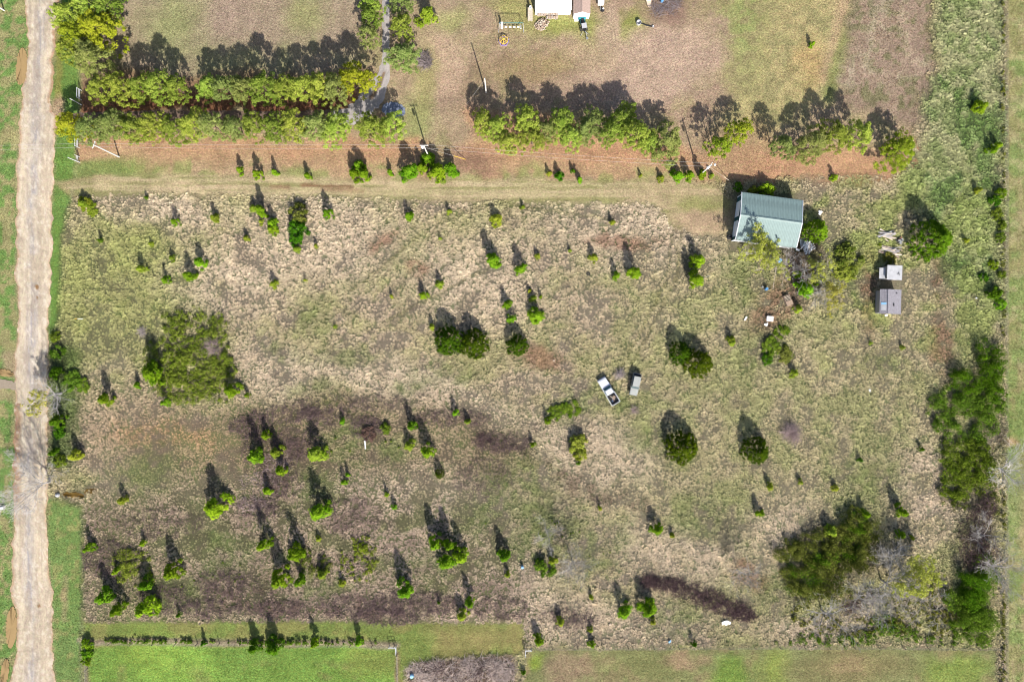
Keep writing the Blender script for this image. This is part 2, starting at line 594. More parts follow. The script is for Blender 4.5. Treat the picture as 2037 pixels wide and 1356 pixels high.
pg(ell(1030, 20, 50, 30, 0, 0.6), (160, 160, 92), 0.7)
pg(ell(1265, 50, 30, 34, 0, 0.6), (142, 152, 66), 0.8)
pg(ell(1080, 130, 100, 30, 0, 0.7), (152, 132, 92), 0.6)
pg(ell(1300, 130, 130, 75, -25, 0.5), (186, 160, 140), 0.85)
pg(ell(1210, 60, 26, 46, 0, 0.5), (186, 160, 140), 0.75)
pg(ell(1330, 20, 36, 30, 0, 0.5), (140, 112, 100), 0.8)
pg(ell(1180, 110, 60, 40, 0, 0.6), (184, 160, 132), 0.6)
pg(ell(960, 160, 40, 40, 0, 0.7), (140, 124, 88), 0.5)
m = poly([(1440, -120), (1700, -120), (1640, 200), (1500, 290), (1440, 250)], 25)
pg(m, (156, 150, 102), 0.8)
pg(m * nz(N3, 0.4, 0.55), (182, 164, 118), 0.55)
pg(ell(1480, 30, 50, 60, 0, 0.7) * nz(N3, 0.35, 0.6), (132, 146, 84), 0.7)
pg(ell(1480, 120, 40, 70, 0, 0.8) * nz(N3, 0.35, 0.6), (136, 146, 90), 0.5)
pg(ell(1610, 130, 30, 50, 0, 0.6), (188, 156, 108), 0.6)
pg(stroke([(1690, -60), (1680, 40), (1650, 150)], 20, 14), (184, 156, 124), 0.7)
pg(stroke([(1722, -60), (1700, 30), (1672, 110), (1650, 190)], 14, 10), (128, 136, 78), 0.8)
m = poly([(1730, -120), (1850, -120), (1860, 80), (1820, 260), (1680, 190), (1690, 110)], 22)
pb(m, (170, 146, 126), 0.85)
pg(m, (166, 143, 124), 0.85)
pd(m, 0.12)
pb(m * nz(N3, 0.5, 0.62), (134, 148, 86), 0.6)
pg(stroke([(1775, -60), (1750, 60), (1690, 150)], 16, 14, False) * nz(N3, 0.4, 0.6), (194, 174, 152), 0.5)
pg(stroke([(1690, 135), (1760, 150), (1830, 140)], 16, 14, False) * nz(N3, 0.4, 0.6), (196, 176, 154), 0.5)
pg(stroke([(1800, 0), (1815, 130)], 12, 10, False) * nz(N3, 0.4, 0.6), (190, 168, 146), 0.5)
# rows of pine needles
for pts, w in [([(150, 300), (500, 304), (830, 304)], 26), ([(940, 310), (1380, 328), (1500, 330)], 34), ([(1500, 320), (1700, 330), (1800, 315)], 34), ([(955, 240), (1150, 270), (1330, 300)], 30)]:
    pg(stroke(pts, w, 16, False), (186, 144, 112), 0.85)
pg(stroke([(130, 210), (700, 208)], 22, 10, False), (128, 82, 60), 0.9)
pg(stroke([(150, 180), (730, 175)], 30, 16, False), (130, 96, 74), 0.7)
pg(stroke([(1440, 300), (1500, 280)], 40, 24, False), (168, 140, 108), 0.6)
pg(poly([(160, 300), (1430, 322), (1430, 352), (160, 350)], 12), (180, 152, 118), 0.65)
pg(poly([(160, 322), (1430, 338), (1430, 362), (160, 362)], 12) * nz(N2, 0.46, 0.6), (138, 148, 88), 0.7)
pg(ell(930, 320, 50, 26, 0, 0.6), (150, 118, 98), 0.8)
pg(ell(760, 265, 14, 30, 0, 0.6), (190, 150, 116), 0.8)
# the grass verge by the road
m = poly([(95, -100), (150, -100), (160, 230), (140, 400), (125, 470), (118, 640), (95, 700)], 8, SXp, SYp)
pb(m, (104, 140, 60), 0.9)
pd(m, 0.03)
VM = np.maximum(VM, m)
pg(poly([(105, 320), (330, 330), (300, 372), (140, 385), (105, 400)], 14), (120, 142, 72), 0.8)
pg(stroke([(120, 20), (116, 160), (118, 250)], 8, 5), (150, 112, 80), 0.8)
pg(ell(122, 215, 16, 26, 0, 0.6), (186, 160, 130), 0.9)
m = poly([(88, 985), (165, 1010), (165, 1240), (160, 1460), (100, 1460), (95, 1100)], 9, SXp, SYp)
pb(m, (112, 142, 70), 0.9)
pd(m, 0.03)
VM = np.maximum(VM, m)
pg(m * nz(N3, 0.5, 0.65), (166, 156, 106), 0.6)
pg(stroke([(130, 1150), (128, 1230)], 9, 8), (166, 142, 112), 0.7)
pb(poly([(95, 690), (150, 680), (170, 760), (150, 840), (150, 930), (95, 930)], 16), (88, 112, 56), 0.8)
# land left of the road
m = poly([(-140, -120), (66, -120), (58, 300), (50, 600), (45, 1460), (-140, 1460)], 7, SXp, SYp)
pb(m, (114, 146, 74), 0.95)
pd(m, 0.03)
VM = np.maximum(VM, m)
pb(m * nz(N3, 0.46, 0.6), (168, 150, 112), 0.7)
pg(ell(10, 270, 30, 25, 0, 0.5), (168, 142, 112), 0.8)
pg(ell(8, 440, 14, 22, 0, 0.5), (172, 152, 116), 0.7)
pg(ell(22, 720, 22, 36, 0, 0.5), (176, 156, 124), 0.8)
pg(ell(6, 785, 26, 20, 0, 0.5), (170, 148, 118), 0.8)
# two-track lane to the barn
lane = poly([(112, 365), (300, 348), (900, 357), (1420, 362), (1455, 400), (1455, 470), (1340, 455), (1300, 408), (900, 400), (300, 386), (150, 392)], 9, SXp, SYp)
pd(lane, 0.0)
pg(lane, (164, 152, 112), 0.95)
pg(lane * nz(NS, 0.46, 0.6), (188, 168, 134), 0.85)
pg(lane * nz(1 - NS, 0.5, 0.62), (138, 138, 86), 0.6)
for y in (362, 376, 384):
    pg(stroke([(190, y - 7), (500, y - 1), (900, y + 4), (1300, y + 6)], 3.2, 2.6), (200, 180, 146), 0.6)
pg(stroke([(600, 369), (700, 369)], 3.5, 3), (128, 92, 72), 0.9)
pg(stroke([(540, 372), (575, 374)], 3.5, 3), (140, 104, 84), 0.7)
pg(stroke([(640, 377), (720, 378)], 3, 3), (150, 112, 88), 0.6)
pg(stroke([(150, 395), (120, 370), (160, 356), (220, 352)], 4, 4), (176, 156, 116), 0.5)
pg(ell(1390, 440, 60, 24, -4, 0.6), (182, 156, 128), 0.9)
pg(ell(1330, 380, 90, 26, 0, 0.7), (176, 156, 124), 0.7)
pg(ell(1380, 405, 50, 16, 0, 0.7), (146, 146, 90), 0.6)
pg(stroke([(1300, 400), (1325, 450), (1340, 480)], 2.4, 2), (196, 176, 140), 0.5)
pg(stroke([(1330, 400), (1400, 470)], 2.4, 2), (190, 170, 134), 0.4)
pd(ell(1410, 440, 50, 40, 0, 0.4), 0.0)
# a faint footpath or old wheel tracks in the field
for pts in ([(1220, 440), (1100, 420), (1000, 405)], [(700, 580), (800, 500), (830, 470)], [(1000, 520), (860, 590), (760, 640)], [(500, 870), (640, 800), (720, 800)]):
    pb(stroke(pts, 2.4, 2), (112, 112, 66), 0.55)
# mown strip on the far right
m = poly([(2002, -120), (2200, -120), (2200, 1460), (2002, 1460)], 4, SXp, SYp)
pd(m, 0.0)
pg(m, (152, 148, 98), 0.95)
pg(m * nz(NV, 0.48, 0.6), (176, 160, 120), 0.5)
pg(m * nz(N2, 0.42, 0.6), (126, 146, 82), 0.75)
pg(m * nz(N3, 0.5, 0.62), (172, 158, 122), 0.5)
pg(ell(2015, 850, 20, 110, 0, 0.6) * nz(N3, 0.4, 0.6), (112, 142, 66), 0.7)
pg(ell(2008, 885, 16, 12, 0, 0.6), (186, 152, 120), 0.8)
pg(ell(2020, 980, 30, 50, 0, 0.7), (140, 150, 96), 0.7)
# fence line weeds right
pg(stroke([(1998, -120), (1998, 1460)], 5, 4), (128, 116, 88), 0.8)
# lower lawns
m = poly([(163, 1236), (500, 1236), (1042, 1240), (1042, 1290), (1026, 1302), (835, 1312), (805, 1330), (800, 1460), (163, 1460)], 4, SXp, SYp)
pd(m, 0.0)
pg(m, (122, 136, 70), 0.97)
pg(m * nz(N2, 0.48, 0.64), (140, 134, 82), 0.7)
pg(poly([(850, 1240), (1042, 1240), (1042, 1290), (900, 1305)], 25), (146, 134, 88), 0.75)
pg(rect(180, 1286, 790, 1460, 4), (116, 144, 66), 0.97)
pg(rect(180, 1286, 790, 1460, 4) * nz(N1, 0.45, 0.65), (130, 160, 72), 0.8)
pg(rect(180, 1320, 790, 1460, 12) * nz(1 - N2, 0.5, 0.66), (142, 138, 88), 0.6)
pg(ell(300, 1300, 60, 40, 0, 0.8), (148, 170, 74), 0.5)
pg(ell(370, 1310, 50, 30, 0, 0.8), (140, 172, 76), 0.6)
pg(rect(690, 1290, 790, 1340, 20), (138, 136, 76), 0.5)
pg(stroke([(160, 1275), (500, 1277), (788, 1282)], 6, 4), (166, 150, 128), 0.85)
pg(stroke([(170, 1272), (500, 1273), (780, 1277)], 3, 3), (84, 74, 62), 0.6)  # dark line paints the hedge's cast shade into the ground
pg(stroke([(790, 1296), (791, 1460)], 4, 3), (148, 126, 100), 0.8)
pg(stroke([(172, 1320), (172, 1460)], 5, 4), (130, 112, 92), 0.7)
m = poly([(815, 1324), (880, 1312), (1020, 1304), (1024, 1460), (805, 1460)], 4, SXp, SYp)
pb(m, (160, 140, 122), 0.95)
pd(m, 1.0)
pb(m * nz(N3, 0.45, 0.6), (104, 90, 78), 0.8)
m = poly([(1044, 1290), (1560, 1288), (1985, 1290), (1985, 1460), (1030, 1460)], 4, SXp, SYp)
pd(m, 0.0)
pg(m, (132, 134, 88), 0.97)
pg(m * nz(N2, 0.52, 0.68), (146, 126, 98), 0.7)
pg(ell(1125, 1330, 46, 32, 0, 0.6), (154, 130, 108), 0.75)
pg(ell(1290, 1320, 70, 40, 0, 0.8), (126, 126, 80), 0.7)
pg(ell(1460, 1345, 45, 40, 0, 0.6), (114, 140, 60), 0.85)
pg(ell(1360, 1305, 30, 16, 0, 0.7), (166, 136, 112), 0.7)
pg(ell(1060, 1300, 22, 14, 0, 0.6), (128, 146, 56), 0.8)
pg(ell(1550, 1330, 30, 36, 0, 0.7), (138, 152, 70), 0.7)
pg(ell(1910, 1335, 70, 40, 0, 0.5), (128, 146, 68), 0.8)
pg(ell(1700, 1330, 100, 30, 0, 0.7), (142, 124, 90), 0.6)
# bare soil around the wheel tracks, pads of buildings
for x0, y0, x1, y1 in ((1452, 385, 1590, 500), (1752, 525, 1798, 622), (1060, -60, 1180, 40)):
    pd(rect(x0, y0, x1, y1, 3), 0.0)
D *= 0.35 + 0.65 * nz(N2 * .6 + N3 * .4, 0.34, 0.5)
for pts in ([(1220, 440), (1100, 420), (1000, 405)], [(1340, 470), (1290, 620), (1240, 740)], [(700, 580), (800, 500), (830, 470)], [(1000, 520), (860, 590), (760, 640)], [(500, 870), (640, 800), (720, 800)], [(1740, 640), (1735, 480)], [(1330, 470), (1360, 640), (1480, 820)]):
    pd(stroke(pts, 4.0, 3, False) * 0.75, 0.1)
for o_ in (-9, 9):
    pb(stroke([(1345 + o_, 465), (1335 + o_, 560), (1290 + o_, 650), (1245 + o_, 735)], 2.6, 2.2), (128, 124, 80), 0.5)
pd(ell(1210, 777, 30, 38, -30, 0.4) * 0.6, 0.2)
pd(ell(1263, 765, 18, 34, 10, 0.4) * 0.6, 0.2)
# gravel drive is laid on top as its own sheet; keep tussocks off road and drive
ROADL = [(-160, 47), (0, 50), (55, 57), (100, 57), (140, 50), (190, 44), (230, 40), (260, 38), (350, 34), (500, 31), (660, 35), (800, 28), (900, 27), (1000, 27), (1100, 26), (1180, 23), (1210, 30), (1250, 35), (1290, 32), (1356, 20), (1520, 16)]
ROADR = [(-160, 120), (0, 119), (55, 113), (100, 108), (140, 104), (190, 101), (222, 104), (232, 116), (244, 118), (262, 112), (290, 106), (350, 105), (500, 101), (660, 97), (800, 96), (900, 95), (1000, 92), (1100, 97), (1180, 103), (1250, 105), (1356, 110), (1520, 114)]
rp = [(x, y) for y, x in ROADL] + [(x, y) for y, x in reversed(ROADR)]
RM = poly(rp, 6, SXp, SYp)
pd(RM, 0.0)
pg(poly(rp, 11, SXp, SYp), (186, 160, 130), 0.9)
for e in ((43, 133, 13, 42, 4), (22, 1247, 13, 44, 3), (11, 742, 22, 16, 12), (10, 1335, 11, 30, 8), (180, 977, 16, 8, -8), (146, 984, 26, 7, 6), (20, 764, 26, 14, 0)):
    pd(ell(*e, 0.2), 0.0)
# an even larger range of tussock sizes in the tall dry patches
Z[:] = 0.62 + 0.5 * N1 + 0.55 * N2 * N3 * 2
Z *= 1 + 0.25 * poly([(1850, -100), (1995, -100), (1995, 640), (1800, 380)], 30)
Z *= 1 - 0.22 * poly([(150, 800), (1050, 800), (1050, 1240), (150, 1240)], 60)
Z *= 1 - 0.25 * poly([(250, 830), (560, 840), (560, 960), (200, 960)], 40)
# fresh green growth shows between the dry tussocks
gr = (0.42 * np.clip(D, 0, 1) * sstep(0.3, 0.6, N2 * 0.5 + N3 * 0.5))[..., None]
G = G * (1 - gr) + sc(104, 122, 62) * gr
# mown grass keeps a short sparse nap of the ground's own colour
lawn = (1 - sstep(0.0, 0.4, D))
G = G * (1 - (lawn * VM)[..., None]) + np.maximum(T, G) * 0.95 * (lawn * VM)[..., None]
bare = np.maximum(np.maximum(RM, lane * 0.75), np.maximum(rect(1452, 385, 1590, 500, 3), np.maximum(rect(1752, 525, 1798, 622, 3), rect(1060, -60, 1180, 40, 3))))
drive_m = stroke([(767, -90), (768, 110), (760, 160), (742, 190), (722, 215), (700, 232), (500, 231), (118, 236)], 16, 5)
nap = lawn * (1 - np.maximum(bare, drive_m * 0.9))
T = T * (1 - lawn[..., None]) + G * 0.80 * lawn[..., None]
D = D + nap * 0.9
Z = Z * (1 - lawn) + 0.30 * lawn + 0.10 * lawn * (PX0 > 2000)
inner = (np.abs(GX) < 111) & (np.abs(GY) < 77.5)
D *= inner
# mottle
mow = 0.05 * np.sin(PY0 / 3.4 + 0.6 * wf) * (PY0 > 1236) + 0.05 * np.sin(PX0 / 3.2 + 0.5 * wf) * (PX0 > 2002)
G *= (1 + mow)[..., None]
mot = 1 + 0.30 * (N3 - 0.5) + 0.22 * (N2 - 0.5)
G *= mot[..., None]
T *= mot[..., None]

idx = np.arange(nx * ny).reshape(ny, nx)
faces = np.stack([idx[:-1, :-1], idx[:-1, 1:], idx[1:, 1:], idx[1:, :-1]], -1).reshape(-1, 4)
relief = (fnoise(PX0, PY0, 12, 91, 2) - 0.5) * 0.16 * np.clip(D, 0, 1) - 0.05 * np.clip(D, 0, 1)
gv = np.stack([GX, GY, relief], -1).reshape(-1, 3)


def put_color(me, name, arr):
    a = me.attributes.new(name, "FLOAT_COLOR", "POINT")
    a.data.foreach_set("color", np.concatenate([arr.reshape(-1, 3), np.ones((arr.size // 3, 1))], 1).astype(np.float32).ravel())


def put_float(me, name, arr):
    a = me.attributes.new(name, "FLOAT", "POINT")
    a.data.foreach_set("value", arr.astype(np.float32).ravel())


def soil_mat(name, fine=0.32, bump=0.5, bdist=0.12, s1=2.6, s2=9.0):
    m = bpy.data.materials.new(name)
    m.use_nodes = True
    nt = m.node_tree
    p = nt.nodes["Principled BSDF"]
    p.inputs["Roughness"].default_value = 0.95
    p.inputs["Specular IOR Level"].default_value = 0.1
    at = nt.nodes.new("ShaderNodeAttribute")
    at.attribute_name = "gcol"
    geo = nt.nodes.new("ShaderNodeNewGeometry")
    last = at.outputs["Color"]
    for scale, amp, det in ((s1, fine, 3), (s2, fine, 2), (0.35, fine * 0.5, 4)):
        n = nt.nodes.new("ShaderNodeTexNoise")
        n.inputs["Scale"].default_value = scale
        n.inputs["Detail"].default_value = det
        n.inputs["Roughness"].default_value = 0.65
        nt.links.new(geo.outputs["Position"], n.inputs["Vector"])
        mr = nt.nodes.new("ShaderNodeMapRange")
        mr.inputs[1].default_value = 0.3
        mr.inputs[2].default_value = 0.7
        mr.inputs[3].default_value = 1 - amp
        mr.inputs[4].default_value = 1 + amp
        nt.links.new(n.outputs[0], mr.inputs[0])
        mx = nt.nodes.new("ShaderNodeMix")
        mx.data_type = "RGBA"
        mx.blend_type = "MULTIPLY"
        mx.inputs[0].default_value = 1.0
        nt.links.new(last, mx.inputs[6])
        nt.links.new(mr.outputs[0], mx.inputs[7])
        last = mx.outputs[2]
    # small hue scatter between greener and browner blades
    n = nt.nodes.new("ShaderNodeTexNoise")
    n.inputs["Scale"].default_value = 1.7
    n.inputs["Detail"].default_value = 5
    nt.links.new(geo.outputs["Position"], n.inputs["Vector"])
    mr = nt.nodes.new("ShaderNodeMapRange")
    mr.inputs[1].default_value = 0.3
    mr.inputs[2].default_value = 0.7
    mr.inputs[3].default_value = 0.485
    mr.inputs[4].default_value = 0.52
    nt.links.new(n.outputs[0], mr.inputs[0])
    hs = nt.nodes.new("ShaderNodeHueSaturation")
    nt.links.new(mr.outputs[0], hs.inputs["Hue"])
    nt.links.new(last, hs.inputs["Color"])
    nt.links.new(hs.outputs[0], p.inputs["Base Color"])
    nb = nt.nodes.new("ShaderNodeTexNoise")
    nb.inputs["Scale"].default_value = 3.2
    nb.inputs["Detail"].default_value = 5
    nb.inputs["Roughness"].default_value = 0.7
    nt.links.new(geo.outputs["Position"], nb.inputs["Vector"])
    b = nt.nodes.new("ShaderNodeBump")
    b.inputs["Strength"].default_value = bump
    b.inputs["Distance"].default_value = bdist
    nt.links.new(nb.outputs[0], b.inputs["Height"])
    nt.links.new(b.outputs[0], p.inputs["Normal"])
    return m


M["soil"] = soil_mat("grassy ground", 0.33, 1.0, 0.22)
gme = mesh_np("ground", gv, faces, M["soil"])
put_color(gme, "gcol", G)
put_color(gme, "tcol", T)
put_float(gme, "dens", np.clip(D, 0, 1))
put_float(gme, "tsz", Z)
ground = link("ground", gme)
tag(ground, "rough pasture, mown yards and verges seen from above", None, None, "structure")

# ------------------------------------------------------------------ tussock grass (uncountable) on the ground
tuft_col = bpy.data.collections.new("tufts")


def tuft_mesh(name, n, rad, ln, seed, flat=0.0):
    r = np.random.default_rng(seed)
    vs, fs, ti = [], [], []
    for i in range(n):
        a = r.random() * 2 * math.pi
        b0 = rad * math.sqrt(r.random())
        lean = math.radians(24 + 56 * r.random() ** (0.8 - flat * 0.3))
        L = ln * (0.6 + 0.6 * r.random())
        w = 0.028 + 0.035 * r.random()
        dx, dy = math.cos(a), math.sin(a)
        px, py = -dy, dx
        bx, by = b0 * dx, b0 * dy
        m1 = L * 0.55
        x1, z1 = m1 * math.sin(lean * 0.6), m1 * math.cos(lean * 0.6)
        x2, z2 = x1 + L * 0.5 * math.sin(lean * 1.35), z1 + L * 0.5 * math.cos(min(lean * 1.35, 1.7))
        k = len(vs)
        vs += [(bx - px * w, by - py * w, -0.05), (bx + px * w, by + py * w, -0.05),
               (bx + dx * x1 - px * w * 1.2, by + dy * x1 - py * w * 1.2, z1), (bx + dx * x1 + px * w * 1.2, by + dy * x1 + py * w * 1.2, z1),
               (bx + dx * x2 - px * w * .5, by + dy * x2 - py * w * .5, max(z2, 0.03)), (bx + dx * x2 + px * w * .5, by + dy * x2 + py * w * .5, max(z2, 0.03))]
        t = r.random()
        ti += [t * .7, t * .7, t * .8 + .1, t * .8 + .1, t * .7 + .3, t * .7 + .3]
        fs += [(k, k + 1, k + 3, k + 2), (k + 2, k + 3, k + 5, k + 4)]
    return mesh_np(name, vs, fs, M["tuft"], ti)


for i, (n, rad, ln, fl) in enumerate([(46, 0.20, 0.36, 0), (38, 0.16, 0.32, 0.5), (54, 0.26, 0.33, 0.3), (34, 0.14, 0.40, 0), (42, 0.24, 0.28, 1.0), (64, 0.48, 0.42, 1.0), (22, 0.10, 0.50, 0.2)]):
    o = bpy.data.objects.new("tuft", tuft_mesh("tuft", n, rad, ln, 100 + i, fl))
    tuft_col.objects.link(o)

ng = bpy.data.node_groups.new("scatter", "GeometryNodeTree")
ng.interface.new_socket("Geometry", in_out="INPUT", socket_type="NodeSocketGeometry")
ng.interface.new_socket("Geometry", in_out="OUTPUT", socket_type="NodeSocketGeometry")
N = ng.nodes
gi, go = N.new("NodeGroupInput"), N.new("NodeGroupOutput")
dp = N.new("GeometryNodeDistributePointsOnFaces")
dp.distribute_method = "RANDOM"
na = N.new("GeometryNodeInputNamedAttribute")
na.data_type = "FLOAT"
na.inputs[0].default_value = "dens"
mu = N.new("ShaderNodeMath")
mu.operation = "MULTIPLY"
mu.inputs[1].default_value = 7.5
ip = N.new("GeometryNodeInstanceOnPoints")
ci = N.new("GeometryNodeCollectionInfo")
ci.inputs[0].default_value = tuft_col
ci.inputs[1].default_value = True
ci.inputs[2].default_value = True
ip.inputs["Pick Instance"].default_value = True
rr = N.new("FunctionNodeRandomValue")
rr.data_type = "FLOAT_VECTOR"
rr.inputs[0].default_value = (-0.12, -0.12, 0)
rr.inputs[1].default_value = (0.12, 0.12, 6.283)
rs = N.new("FunctionNodeRandomValue")
rs.data_type = "FLOAT"
rs.inputs[2].default_value = 0.20
rs.inputs[3].default_value = 0.72
ns = N.new("GeometryNodeInputNamedAttribute")
ns.data_type = "FLOAT"
ns.inputs[0].default_value = "tsz"
m2n = N.new("ShaderNodeMath")
m2n.operation = "MULTIPLY"
L = ng.links.new
L(gi.outputs[0], dp.inputs[0])
L(na.outputs[0], mu.inputs[0])
L(mu.outputs[0], dp.inputs["Density"])
L(dp.outputs[0], ip.inputs["Points"])
L(ci.outputs[0], ip.inputs["Instance"])
L(rr.outputs[0], ip.inputs["Rotation"])
L(rs.outputs[1], m2n.inputs[0])
L(ns.outputs[0], m2n.inputs[1])
L(m2n.outputs[0], ip.inputs["Scale"])
L(ip.outputs[0], go.inputs[0])
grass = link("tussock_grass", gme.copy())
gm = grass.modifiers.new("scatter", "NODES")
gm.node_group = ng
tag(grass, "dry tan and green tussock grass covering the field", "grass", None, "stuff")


# ------------------------------------------------------------------ road, drive, pools
def strip_interp(tab, y):
    ys = [t[0] for t in tab]
    xs = [t[1] for t in tab]
    return np.interp(y, ys, xs)


def road():
    yy = np.arange(-150, 1510, 2.5)
    nl = 34
    t = np.linspace(0, 1, nl)
    l = strip_interp(ROADL, yy) + (fnoise(yy, yy * 0, 22, 301, 4) - .5) * 15
    r = strip_interp(ROADR, yy) + (fnoise(yy, yy * 0, 20, 311, 4) - .5) * 15
    X = l[:, None] + (r - l)[:, None] * t[None]
    Y = np.repeat(yy[:, None], nl, 1)
    u = np.repeat(t[None], len(yy), 0) + 0.03 * (fnoise(X, Y * .15, 30, 321) - .5)
    n1 = fnoise(X, Y * 0.10, 6, 331, 3)
    n2 = fnoise(X, Y, 60, 341, 4)
    n3 = fnoise(X, Y, 9, 351, 3)
    col = np.ones(X.shape + (3,)) * sc(206, 189, 165)

    def p(m, c, s=1.0):
        a = np.clip(m * s, 0, 1)[..., None]
        col[:] = col * (1 - a) + sc(*c) * a
    band = np.exp(-((u - 0.46) / 0.16) ** 2)
    p(band * nz(n2, 0.3, 0.52), (164, 159, 160), 0.95)
    p((Y < 330) * np.exp(-((u - 0.5) / 0.3) ** 2) * nz(n2, 0.3, 0.5), (168, 162, 160), 0.6)
    p(((Y > 560) & (Y < 800)) * np.exp(-((u - 0.55) / 0.28) ** 2), (164, 158, 160), 0.6)
    p(np.exp(-((u - 0.2) / 0.05) ** 2), (204, 188, 160), 0.6)
    p(np.exp(-((u - 0.74) / 0.07) ** 2), (204, 186, 160), 0.6)
    p(np.exp(-((u - 0.46) / 0.035) ** 2), (146, 142, 144), 0.5)
    for uc in (0.3, 0.37, 0.6, 0.67, 0.82):
        p(np.exp(-((u - uc - .01 * (n2 - .5)) / 0.014) ** 2), (170, 156, 138), 0.45)
    p(nz(n1, 0.45, 0.62), (178, 162, 142), 0.6)
    p(nz(1 - n1, 0.5, 0.66), (206, 190, 166), 0.55)
    p(1 - sstep(0.0, 0.10, u), (176, 146, 116), 0.9)
    p(sstep(0.92, 1.0, u), (190, 160, 128), 0.8)
    p(((Y > 800) & (Y < 1000)) * (1 - sstep(0.1, 0.28, u)), (152, 116, 88), 0.75)
    p(((Y < 260)) * sstep(0.86, 0.95, u), (168, 132, 100), 0.7)
    for (x, y, rr_) in ((74, 571, 5), (75, 592, 3), (79, 1192, 4), (78, 1204, 4)):
        p(1 - sstep(rr_ * .6, rr_ * 1.1, np.hypot(X - x, (Y - y) * .8)), (140, 104, 66), 0.9)
    n4 = fnoise(X, Y * .6, 5, 361, 2)
    p(nz(n4, 0.62, 0.74), (158, 144, 128), 0.5)
    p(nz(1 - n4, 0.64, 0.76), (220, 208, 190), 0.5)
    col *= (1 + 0.2 * (n3 - .5) + 0.26 * (n2 - .5))[..., None]
    edge = np.minimum(u, 1 - u)
    zz = 0.012 + 0.10 * sstep(0, 0.3, edge) + 0.02 * (n1 - .5)
    v = np.stack([(X - CX) * .1, (CY - Y) * .1, zz], -1).reshape(-1, 3)
    i = np.arange(X.size).reshape(X.shape)
    f = np.stack([i[:-1, :-1], i[1:, :-1], i[1:, 1:], i[:-1, 1:]], -1).reshape(-1, 4)
    me = mesh_np("gravel_road", v, f, soil_mat("road gravel", 0.13, 0.4, 0.05, 3, 9))
    put_color(me, "gcol", col)
    tag(link("gravel_road", me), "pale gravel county road along the left edge", None, None, "structure")


road()


def sheet(name, pts, z, m, label, jag=0.8, kind="structure", cat=None, sub=6):
    """flat sheet with a softly ragged outline"""
    out = []
    n = len(pts)
    for i in range(n):
        a, b = pts[i], pts[(i + 1) % n]
        for k in range(sub):
            t = k / sub
            out.append((a[0] + (b[0] - a[0]) * t + rng.normal() * jag, a[1] + (b[1] - a[1]) * t + rng.normal() * jag))
    c = np.mean(out, 0)
    vs = [W(c[0], c[1], 0)] + [W(x, y, 0) for x, y in out]
    vs = [(v.x, v.y, z) for v in vs]
    k = len(out)
    me = bpy.data.meshes.new(name)
    me.from_pydata(vs, [], [(0, 1 + (i + 1) % k, 1 + i) for i in range(k)])
    me.materials.append(m)
    me.update()
    o = link(name, me)
    return tag(o, label, cat, None, kind)


def oval(x, y, rx, ry, rot=0, n=14):
    c, s = math.cos(math.radians(rot)), math.sin(math.radians(rot))
    return [(x + rx * math.cos(t) * c - ry * math.sin(t) * s, y + rx * math.cos(t) * s + ry * math.sin(t) * c) for t in np.linspace(0, 2 * math.pi, n, endpoint=False)]


def drive():
    ctr = [(767, -90, 7), (768, 30, 7), (768, 110, 7), (766, 140, 10), (757, 165, 17), (742, 190, 21), (722, 215, 20), (700, 232, 17), (640, 232, 12), (500, 231, 10), (300, 230, 10), (118, 236, 10)]
    P, Q = [], []
    for (a, b, w), (c, d, w2) in zip(ctr, ctr[1:]):
        k = max(2, int(math.hypot(c - a, d - b) / 6))
        for i in range(k):
            t = i / k
            P.append((a + (c - a) * t, b + (d - b) * t, w + (w2 - w) * t))
    vs, cols = [], []
    nl = 10
    for i, (x, y, w) in enumerate(P):
        j = min(i + 1, len(P) - 1)
        q = max(i - 1, 0)
        dx, dy = P[j][0] - P[q][0], P[j][1] - P[q][1]
        l = math.hypot(dx, dy) or 1
        nxx, nyy = -dy / l, dx / l
        for k in range(nl):
            u = k / (nl - 1) * 2 - 1
            ww = w * (1 + 0.12 * rng.normal() * (abs(u) == 1))
            xx, yy = x + nxx * u * ww, y + nyy * u * ww
            vs.append(((xx - CX) * .1, (CY - yy) * .1, 0.015 + 0.05 * (1 - abs(u))))
            c = np.array(sc(176, 168, 164) if x > 660 else sc(124, 104, 92))
            if abs(u) < 0.2 and 140 < y < 200: c = np.array(sc(136, 116, 96))
            cols.append(c * (1 + 0.08 * rng.normal()))
    f = []
    for i in range(len(P) - 1):
        for k in range(nl - 1):
            a = i * nl + k
            f.append((a, a + 1, a + 1 + nl, a + nl))
    me = mesh_np("gravel_drive", vs, f, soil_mat("drive gravel", 0.12, 0.35, 0.05, 4, 11))
    put_color(me, "gcol", np.array(cols))
    tag(link("gravel_drive", me), "grey gravel driveway curving between pines", None, None, "structure")


drive()
sheet("gravel_pad", oval(783, 219, 24, 16, 10), 0.02, M["gravel_in_shade"], "gravel pad with painted-in pine shade beside the driveway bend")
sheet("puddle", oval(43, 133, 11, 38, 4), 0.07, M["muddy_water"], "long brown puddle beside the upper road")
sheet("puddle", oval(23, 1247, 11, 42, 3), 0.07, M["muddy_water"], "brown puddle beside the lower road")
sheet("puddle", oval(11, 742, 17, 7, 12), 0.07, M["muddy_water"], "tan puddle at the left field entrance")
sheet("puddle", oval(10, 1335, 8, 26, 8), 0.07, M["muddy_water"], "tan puddle in the ditch at the lower left corner")
sheet("gravel_apron", [(-10, 752), (20, 756), (34, 762), (34, 775), (10, 772), (-10, 776)], 0.02, mat("apron gravel", C(156, 142, 124), 0.9, noise=0.15), "grey gravel field entrance")
sheet("pool", oval(180, 977, 13, 6, -8), 0.02, M["dark_pool"], "small muddy brown pool in the pasture")
sheet("pool", oval(146, 984, 22, 5, 6), 0.02, M["dark_pool"], "narrow muddy ditch pool by the road")

# ------------------------------------------------------------------ foliage generators
EX = lambda a: np.asarray(a, float)


